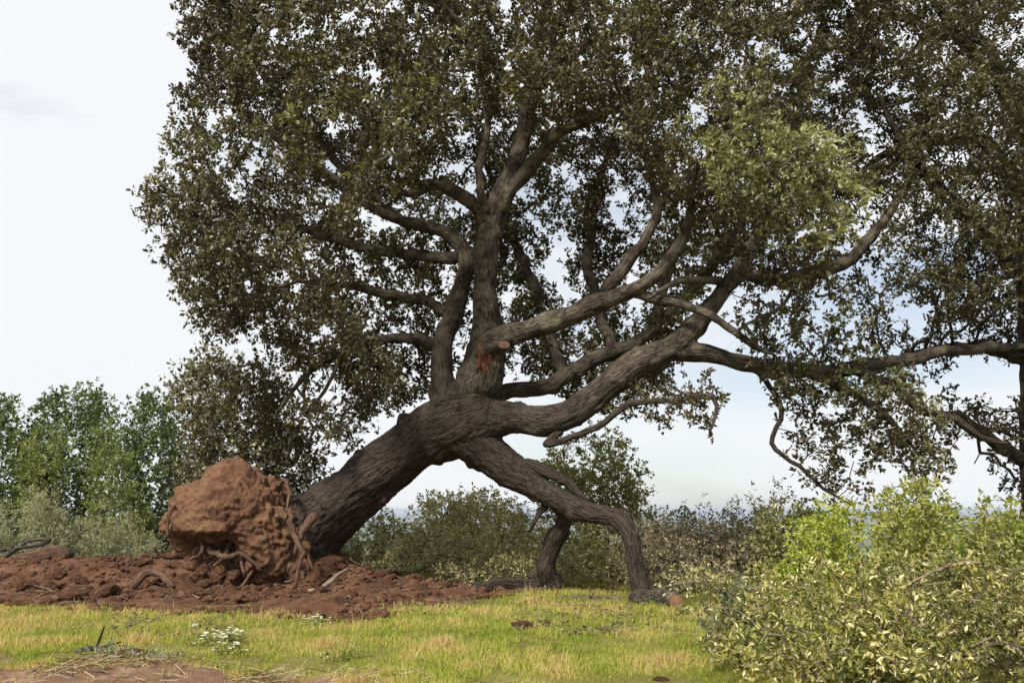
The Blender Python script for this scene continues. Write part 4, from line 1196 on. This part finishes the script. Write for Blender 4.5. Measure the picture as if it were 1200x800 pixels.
log('earthy_log', 'earth covered dark log lying on the soil before the broom shrubs', 'log', [(14, 668, 18.6, 5), (34, 660, 18.7, 8), (54, 655, 18.8, 10), (74, 658, 18.9, 9), (80, 662, 18.9, 6)], 'root')
log('bent_root', 'thick bent root end arching out of the loose soil', 'root', [(154, 694, 16.7, 4), (162, 680, 16.7, 5), (173, 671, 16.8, 4.5), (187, 672, 16.7, 4), (203, 688, 16.5, 3)], 'root')
log('loose_root', 'pale thin root slanting over the soil in front of the clump', 'root', [(361, 694, 16.3, 3.5), (374, 690, 16.4, 3), (392, 677, 16.6, 2.5), (408, 666, 16.8, 2)], 'dry_twig')
def stick(label, path, bark='twig', group=None):
    p, r = px_path(path)
    for i in range(len(p)):
        p[i, 2] = max(p[i, 2], top_z(p[i, 0], p[i, 1]) + r[i] * 0.7)
    V, Fs, b = tube(p, r, 6, 0.06, 0.2, random.uniform(0, 30), True, 1.0)
    t = thing('dead_stick', label, 'stick', tuple(p[0]), group)
    part('stem', V, Fs, MAT[bark], t, {'bark': b})
    for k in range(3):
        i = random.randrange(1, len(p) - 1) if len(p) > 2 else 0
        q = p[i]
        d = unit(rng.normal(0, 1, 3) * [1, 1, .25] + [0, 0, .35]) * random.uniform(.1, .3)
        e = q + d; e[2] = max(e[2], top_z(e[0], e[1]) + .01)
        V, Fs, b = tube([q, (q + e) / 2 + rng.normal(0, .015, 3), e], [r[i] * .6, r[i] * .45, r[i] * .25], 5, 0.05, 0.2, k, True)
        part('side_twig', V, Fs, MAT[bark], t, {'bark': b})
    return t
stick('forked dark dead branch lying in front of the broom shrubs', [(-8, 640, 19.6, 2.5), (15, 644, 19.5, 2.5), (34, 634, 19.5, 2), (60, 632, 19.6, 1.5)], 'dark_bark')
stick('dark crooked dead branch beside the forked one by the broom', [(8, 652, 19.4, 2.5), (24, 642, 19.4, 2.2), (44, 640, 19.4, 2), (58, 634, 19.5, 1.5)], 'dark_bark')
stick('small dark twig lying in the grass near the track', [(90, 762, 9.9, 3), (112, 760, 9.9, 3), (140, 764, 9.8, 2.5), (158, 770, 9.7, 2)], 'dark_bark')
stick('pale straight stick lying on the bare track soil', [(-5, 795, 8.4, 2), (30, 790, 8.5, 2.2), (60, 791, 8.5, 2), (86, 797, 8.4, 1.5)], 'dry_twig')
stick('long dry twig across the brown grass near the log', [(655, 703, 15.9, 2), (690, 702, 15.9, 2), (725, 706, 15.8, 1.5)], 'twig')
stick('brown dry twig lying on the grass edge before the soil', [(640, 712, 14.9, 1.6), (668, 716, 14.7, 1.6), (700, 714, 14.8, 1.3)], 'dry_twig')

# ------------------------------------------------------------------ clods
def clod_mesh(seed, sub=2):
    bm = bmesh.new()
    bmesh.ops.create_icosphere(bm, subdivisions=sub, radius=1.0)
    V = np.array([v.co for v in bm.verts]); Fc = np.array([[v.index for v in f.verts] for f in bm.faces])
    bm.free()
    for i, v in enumerate(V):
        q = Vector(v)
        V[i] = v * (1 + 0.38 * noise.noise(q * 1.1 + Vector((seed * 3.1, seed, 2))) + 0.22 * noise.noise(q * 2.9 + Vector((seed, 4, seed)))) * [1.15, 1, .75]
    return V, Fc
clods = [new_mesh('earth_clod', *clod_mesh(s), MAT['soil'], None, False) for s in range(6)]
for k in range(16):       # dark lumps added to stand in for the shade under the overhanging clump
    q = P(rng.uniform(205, 300), 680, rng.uniform(16.75, 17.25))
    s_ = rng.uniform(.1, .21)
    o = obj('earth_clod', clods[k % 6])
    o.scale = (s_, s_, s_ * rng.uniform(.8, 1.2)); o.rotation_euler = (rng.uniform(-.5, .5), rng.uniform(-.5, .5), rng.uniform(0, 6.28))
    o.location = (q[0], q[1], top_z(q[0], q[1]) + .05 + s_ * .4 + (0.16 if k > 10 else 0))
    tag(o, 'large dark earth lump added to darken the hollow under the root clump', 'clod', 'lumps under the root clump')
n_c = 0
while n_c < 80:
    x = rng.uniform(-11.0, -0.6); y = rng.uniform(15.2, 19.3)
    h, e = soil_h(np.array([x]), np.array([y]))
    if e[0] < 0.05 or (abs(x + 5.5) < 1.6 and y > 16.9):
        continue
    o = obj('earth_clod', clods[n_c % 6])
    s = 0.05 + 0.16 * rng.random() ** 2
    o.scale = (s, s * rng.uniform(.8, 1.2), s * rng.uniform(.8, 1.1))
    o.rotation_euler = (rng.uniform(-.4, .4), rng.uniform(-.4, .4), rng.uniform(0, 6.28))
    o.location = (x, y, top_z(x, y) + 0.03 + s * 0.25)
    tag(o, 'dark red brown earth clod on the churned soil by the root clump', 'clod', 'clods on the churned soil')
    n_c += 1
for i, (px_, py_, s, lab) in enumerate([(612, 738, .09, 'single dark clod lying out on the green grass'), (160, 768, .11, 'dark earth clod beside the small twig in the grass'), (775, 795, .05, 'brown clod at the grass edge near the weed clumps')]):
    p = G(px_, py_)
    o = obj('earth_clod', clods[i])
    o.scale = (s * 1.4, s, s * .8); o.location = (p[0], p[1], float(gz(p[0], p[1])) + s * .35)
    tag(o, lab, 'clod')
# crumbs of soil nobody could count
def crumbs():
    base = [clod_mesh(20 + s, 1) for s in range(5)]
    parts = []
    n = 0
    while n < 4200:
        x = rng.uniform(-12.5, 0.4); y = rng.uniform(14.7, 20.5)
        h, e = soil_h(np.array([x]), np.array([y]))
        if e[0] < -0.22 or rng.random() > 0.5 + e[0]:
            continue
        V, Fc = base[n % 5]
        s = min(0.10, 0.02 * (1 + rng.pareto(2.0)))
        a = rng.uniform(0, 6.28)
        Rz = np.array([[math.cos(a), -math.sin(a), 0], [math.sin(a), math.cos(a), 0], [0, 0, 1]])
        parts.append(((V * s) @ Rz.T + [x, y, top_z(x, y) + 0.02 + s * .3], Fc, np.zeros(len(V))))
        n += 1
    m = 0
    while m < 1300:
        i = rng.integers(0, len(sfp) - 1); w_ = rng.random()
        q = sfp[i] * (1 - w_) + sfp[i + 1] * w_
        x, y = q[0] + rng.normal(0, .2), q[1] - abs(rng.normal(0, .38)) + .12
        V, Fc = base[m % 5]
        s = min(0.07, 0.014 * (1 + rng.pareto(2.0)))
        parts.append((V * s + [x, y, top_z(x, y) + .012 + s * .3], Fc, np.zeros(len(V))))
        m += 1
    rb = []
    while len(rb) < 260:      # torn bits of root in the churned soil
        x = rng.uniform(-11, 0); y = rng.uniform(14.8, 18.5)
        h, e = soil_h(np.array([x]), np.array([y]))
        if e[0] < 0:
            continue
        a = np.array([x, y, top_z(x, y) + .05]); d = unit(rng.normal(0, 1, 3) * [1, 1, .25]) * rng.uniform(.08, .4)
        w = rng.uniform(.004, .014)
        rb.append(tube([a, a + d * .5 + rng.normal(0, .02, 3), a + d], [w, w * .8, w * .4], 5, .1, 0, 0, True))
    V, Fs, bk = merge(rb)
    o = obj('root_bits', new_mesh('root_bits', V, Fs, MAT['dry_twig'], {'bark': bk}))
    o['kind'] = 'stuff'
    tag(o, 'torn bits of root littering the churned soil', 'roots')
    V, Fs, _ = merge(parts)
    o = obj('soil_crumbs', new_mesh('soil_crumbs', V, Fs, MAT['soil'], None, False))
    o['kind'] = 'stuff'
    tag(o, 'loose reddish crumbs strewn over the churned soil', 'soil')
crumbs()

# ------------------------------------------------------------------ grass
def grass():
    n = 390000
    # spread over the ground the photograph sees, denser near the camera
    u = rng.random(n)
    y = 7.2 * (19.5 / 7.2) ** (u ** 0.9)
    x = rng.uniform(-0.66, 0.5, n) * y
    h, e = soil_h(x, y)
    n1 = np.array([noise.noise(Vector((a * .8, b * .8, 0))) for a, b in zip(x, y)])
    n2 = np.array([noise.noise(Vector((a * 3.1, b * 3.1, 3))) for a, b in zip(x, y)])
    track = (track_edge(x) - y)
    keep = (e < -0.05 + 0.3 * n2) & (track < 0.05 + 0.5 * n2) & (rng.random(n) < 0.66 + 1.1 * n2 + 0.8 * n1)
    keep |= (rng.random(n) < 0.03) & (e < 0.3)
    x, y, n1, n2, e, track = (a[keep] for a in (x, y, n1, n2, e, track))
    n = len(x)
    n3 = np.array([noise.noise(Vector((a * 1.7 + 9, b * 1.1, 6))) for a, b in zip(x, y)])
    straw = np.clip(0.33 + 0.75 * n1 + 0.45 * n2 + 0.6 * n3 + 0.35 * np.exp(-np.maximum(-e, 0) * 3.5) * (rng.random(n) < .6) + 0.35 * np.exp(-np.abs(track) * 2.2) - 0.12 * (x > -1), 0, 1)
    straw += 0.22 * np.exp(-((y - 13.8) / 1.0) ** 2)
    tint = np.clip(straw * 0.85 + rng.normal(0, .2, n), 0.01, .99)
    ht = rng.uniform(0.015, 0.06, n) * (1.15 + 0.9 * n1 + .4 * n2) * (1 + (rng.random(n) < .03) * 1.3)
    ht *= 1 + 1.3 * np.clip(n3 + .4 * n2 - .22, 0, 1) * (rng.random(n) < .5)
    ht = np.clip(ht, .015, .24)
    a = rng.uniform(0, 6.28, n)
    lean = ht * rng.uniform(.1, .8, n)
    w = np.clip(0.0045 + 0.0002 * y, 0, .02)
    z = gz(x, y) - 0.004
    sx, sy = np.cos(a) * w, np.sin(a) * w
    b2 = rng.uniform(0, 6.28, n)
    V = np.stack([np.stack([x - sx, y - sy, z], -1), np.stack([x + sx, y + sy, z], -1),
                  np.stack([x + np.cos(b2) * lean, y + np.sin(b2) * lean, z + ht], -1)], 1).reshape(-1, 3)
    Fq = np.arange(n * 3).reshape(-1, 3)
    o = obj('grass', new_mesh('grass', V, Fq, MAT['grass'], {'tint': np.repeat(tint, 3)}, False))
    o['kind'] = 'stuff'
    tag(o, 'short yellow green grass in front of the leaning tree', 'grass')
    print('grass', n)
    # dry straw on the track edge
    n = 3000
    x = rng.uniform(-6.2, 0.3, n); y = track_edge(x) + rng.normal(-.25, .38, n)
    cl = np.array([noise.noise(Vector((a * 1.6, b * 1.6, 8))) for a, b in zip(x, y)])
    k = (cl > -.05) & (y > 7)
    x, y = x[k], y[k]
    n = len(x)
    a = rng.uniform(0, 6.28, n); l = rng.uniform(.06, .26, n); w = rng.uniform(.0015, .0035, n)
    z = gz(x, y) + rng.uniform(.03, .10, n) * (0.6 + np.maximum(cl[k], 0) * 1.2)
    up = rng.normal(0, .25, n) * l
    d = np.stack([np.cos(a), np.sin(a)], -1)
    p0 = np.stack([x, y, z], -1); p1 = p0 + np.stack([d[:, 0] * l, d[:, 1] * l, up], -1)
    s = np.stack([-d[:, 1] * w, d[:, 0] * w, w], -1)
    V = np.stack([p0 - s, p0 + s, p1 + s, p1 - s], 1).reshape(-1, 3)
    o = obj('dry_straw', new_mesh('dry_straw', V, np.arange(n * 4).reshape(-1, 4), MAT['straw'], {'tint': np.repeat(rng.random(n), 4)}, False))
    o['kind'] = 'stuff'
    tag(o, 'dry straw and pulled roots littering the track edge', 'straw')
grass()

def litter():
    spots = [((600, 690), (800, 745), 1500), ((120, 722), (280, 748), 500), ((660, 730), (740, 748), 300), ((300, 700), (560, 722), 500)]
    ps = []
    for (x0, y0), (x1, y1), n in spots:
        for _ in range(n):
            ps.append(G(rng.uniform(x0, x1), y0 + (y1 - y0) * rng.random() ** 1.3))
    ps = np.array(ps)
    k = np.array([noise.noise(Vector(q) * 1.5) > -.1 for q in ps])
    ps = ps[k]
    ps[:, 2] = gz(ps[:, 0], ps[:, 1]) + rng.uniform(.02, .055, len(ps))
    n = len(ps)
    ax = rng.normal(0, 1, (n, 3)) * [1, 1, .3]
    V, Fq, t = leaf_mesh(ps, ax, rng.normal(0, .5, (n, 3)) + [0, 0, 1], rng.uniform(.04, .09, n), np.full(n, .55), rng.uniform(0, .8, n))
    o = obj('leaf_litter', new_mesh('leaf_litter', V, Fq, MAT['dead_leaf'], {'tint': t}, False))
    o['kind'] = 'stuff'
    tag(o, 'brown fallen leaves scattered over the grass', 'leaves')
litter()

def herb(label, px_, py_, rad, nst, ht, leaf, flowers=0, name='weed'):
    p = G(px_, py_)
    z = float(gz(p[0], p[1]))
    t = thing(name, label, 'plant' if not flowers else 'flowers', (p[0], p[1], z))
    b = np.stack([p[0] + rng.normal(0, rad, nst), p[1] + rng.normal(0, rad, nst), np.full(nst, z - .01)], -1)
    tops = b + rng.normal(0, .03, (nst, 3)) + np.stack([0 * b[:, 0], 0 * b[:, 0], ht * rng.uniform(.5, 1.1, nst)], -1)
    parts = [tube([q, (q + w) / 2 + rng.normal(0, .008, 3), w], [.003, .0025, .002], 4, .05, 0, 0, True) for q, w in zip(b, tops)]
    V, Fs, bk = merge(parts)
    part('stems', V, Fs, MAT[leaf], t, {'tint': np.full(len(V), .3)}, kind='stuff')
    nd_ = np.vstack([b * (1 - f) + tops * f for f in (.3, .55, .8)])
    V, Fq, tt = sprays(nd_, np.tile([[0, 0, 1.0]], (len(nd_), 1)), np.full(len(nd_), .45), 1, 5, .02, .05, .3, True, .02)
    part('leaves', V, Fq, MAT[leaf], t, {'tint': tt}, False, kind='stuff')
    if flowers:
        k = rng.integers(0, nst, flowers)
        c = tops[k] + rng.normal(0, .02, (flowers, 3))
        pet = 6
        a = np.tile(np.arange(pet) / pet * 6.283, flowers)
        ax = np.stack([np.cos(a), np.sin(a), np.full(len(a), .35)], -1)
        V, Fq, tt = leaf_mesh(np.repeat(c, pet, 0), ax, np.tile([[0, -.4, 1.0]], (len(a), 1)), np.full(len(a), .024), np.full(len(a), .75), rng.random(len(a)), True)
        part('blossoms', V, Fq, MAT['petal'], t, {'tint': tt}, False, kind='stuff')
herb('clump of small white daisies flowering in the middle of the grass', 256, 752, .17, 46, .15, 'fresh_leaf', 90, 'daisy_clump')
herb('small tuft of white daisies below the larger daisy clump', 268, 766, .06, 14, .1, 'fresh_leaf', 22, 'daisy_clump')
herb('patch of white daisies at the edge of the churned soil', 373, 731, .12, 26, .09, 'fresh_leaf', 44, 'daisy_clump')
herb('broad leaved green weed in the grass near the track', 402, 772, .08, 22, .14, 'fresh_leaf')
herb('grey green weed tuft among the dry twigs near the track', 128, 770, .16, 34, .12, 'grey_leaf')
herb('pale weed tuft in the grass beside the dark clod near the track', 182, 778, .09, 18, .13, 'grey_leaf')
for (a, b_, l) in [(870, 700, 'tall upright weed shoots before the withered branch pile'), (845, 702, 'slender grey weed shoots beside the sawn log piece')]:
    herb(l, a, b_, .22, 30, .45, 'grey_leaf')

# ------------------------------------------------------------------ air
def haze():
    s = 46000.0
    z0, z1 = -176.0, 24.0
    V = np.array([(x, y, z) for z in (z0, z1) for y in (-s + 12, s + 12) for x in (-s, s)])
    Fq = np.array([[0, 2, 3, 1], [4, 5, 7, 6], [0, 1, 5, 4], [2, 6, 7, 3], [0, 4, 6, 2], [1, 3, 7, 5]])
    m = bpy.data.materials.new('hazy_air')
    m.use_nodes = True
    t = m.node_tree
    t.nodes.clear()
    v = t.nodes.new('ShaderNodeVolumePrincipled')
    v.inputs['Color'].default_value = (0.78, 0.87, 1.0, 1)
    v.inputs['Density'].default_value = 7e-5
    v.inputs['Anisotropy'].default_value = 0.2
    o_ = t.nodes.new('ShaderNodeOutputMaterial')
    t.links.new(v.outputs['Volume'], o_.inputs['Volume'])
    o = obj('haze', new_mesh('haze', V, Fq, m, None, False))
    o['kind'] = 'stuff'
    tag(o, 'pale blue haze over the distant plain', 'haze')
haze()
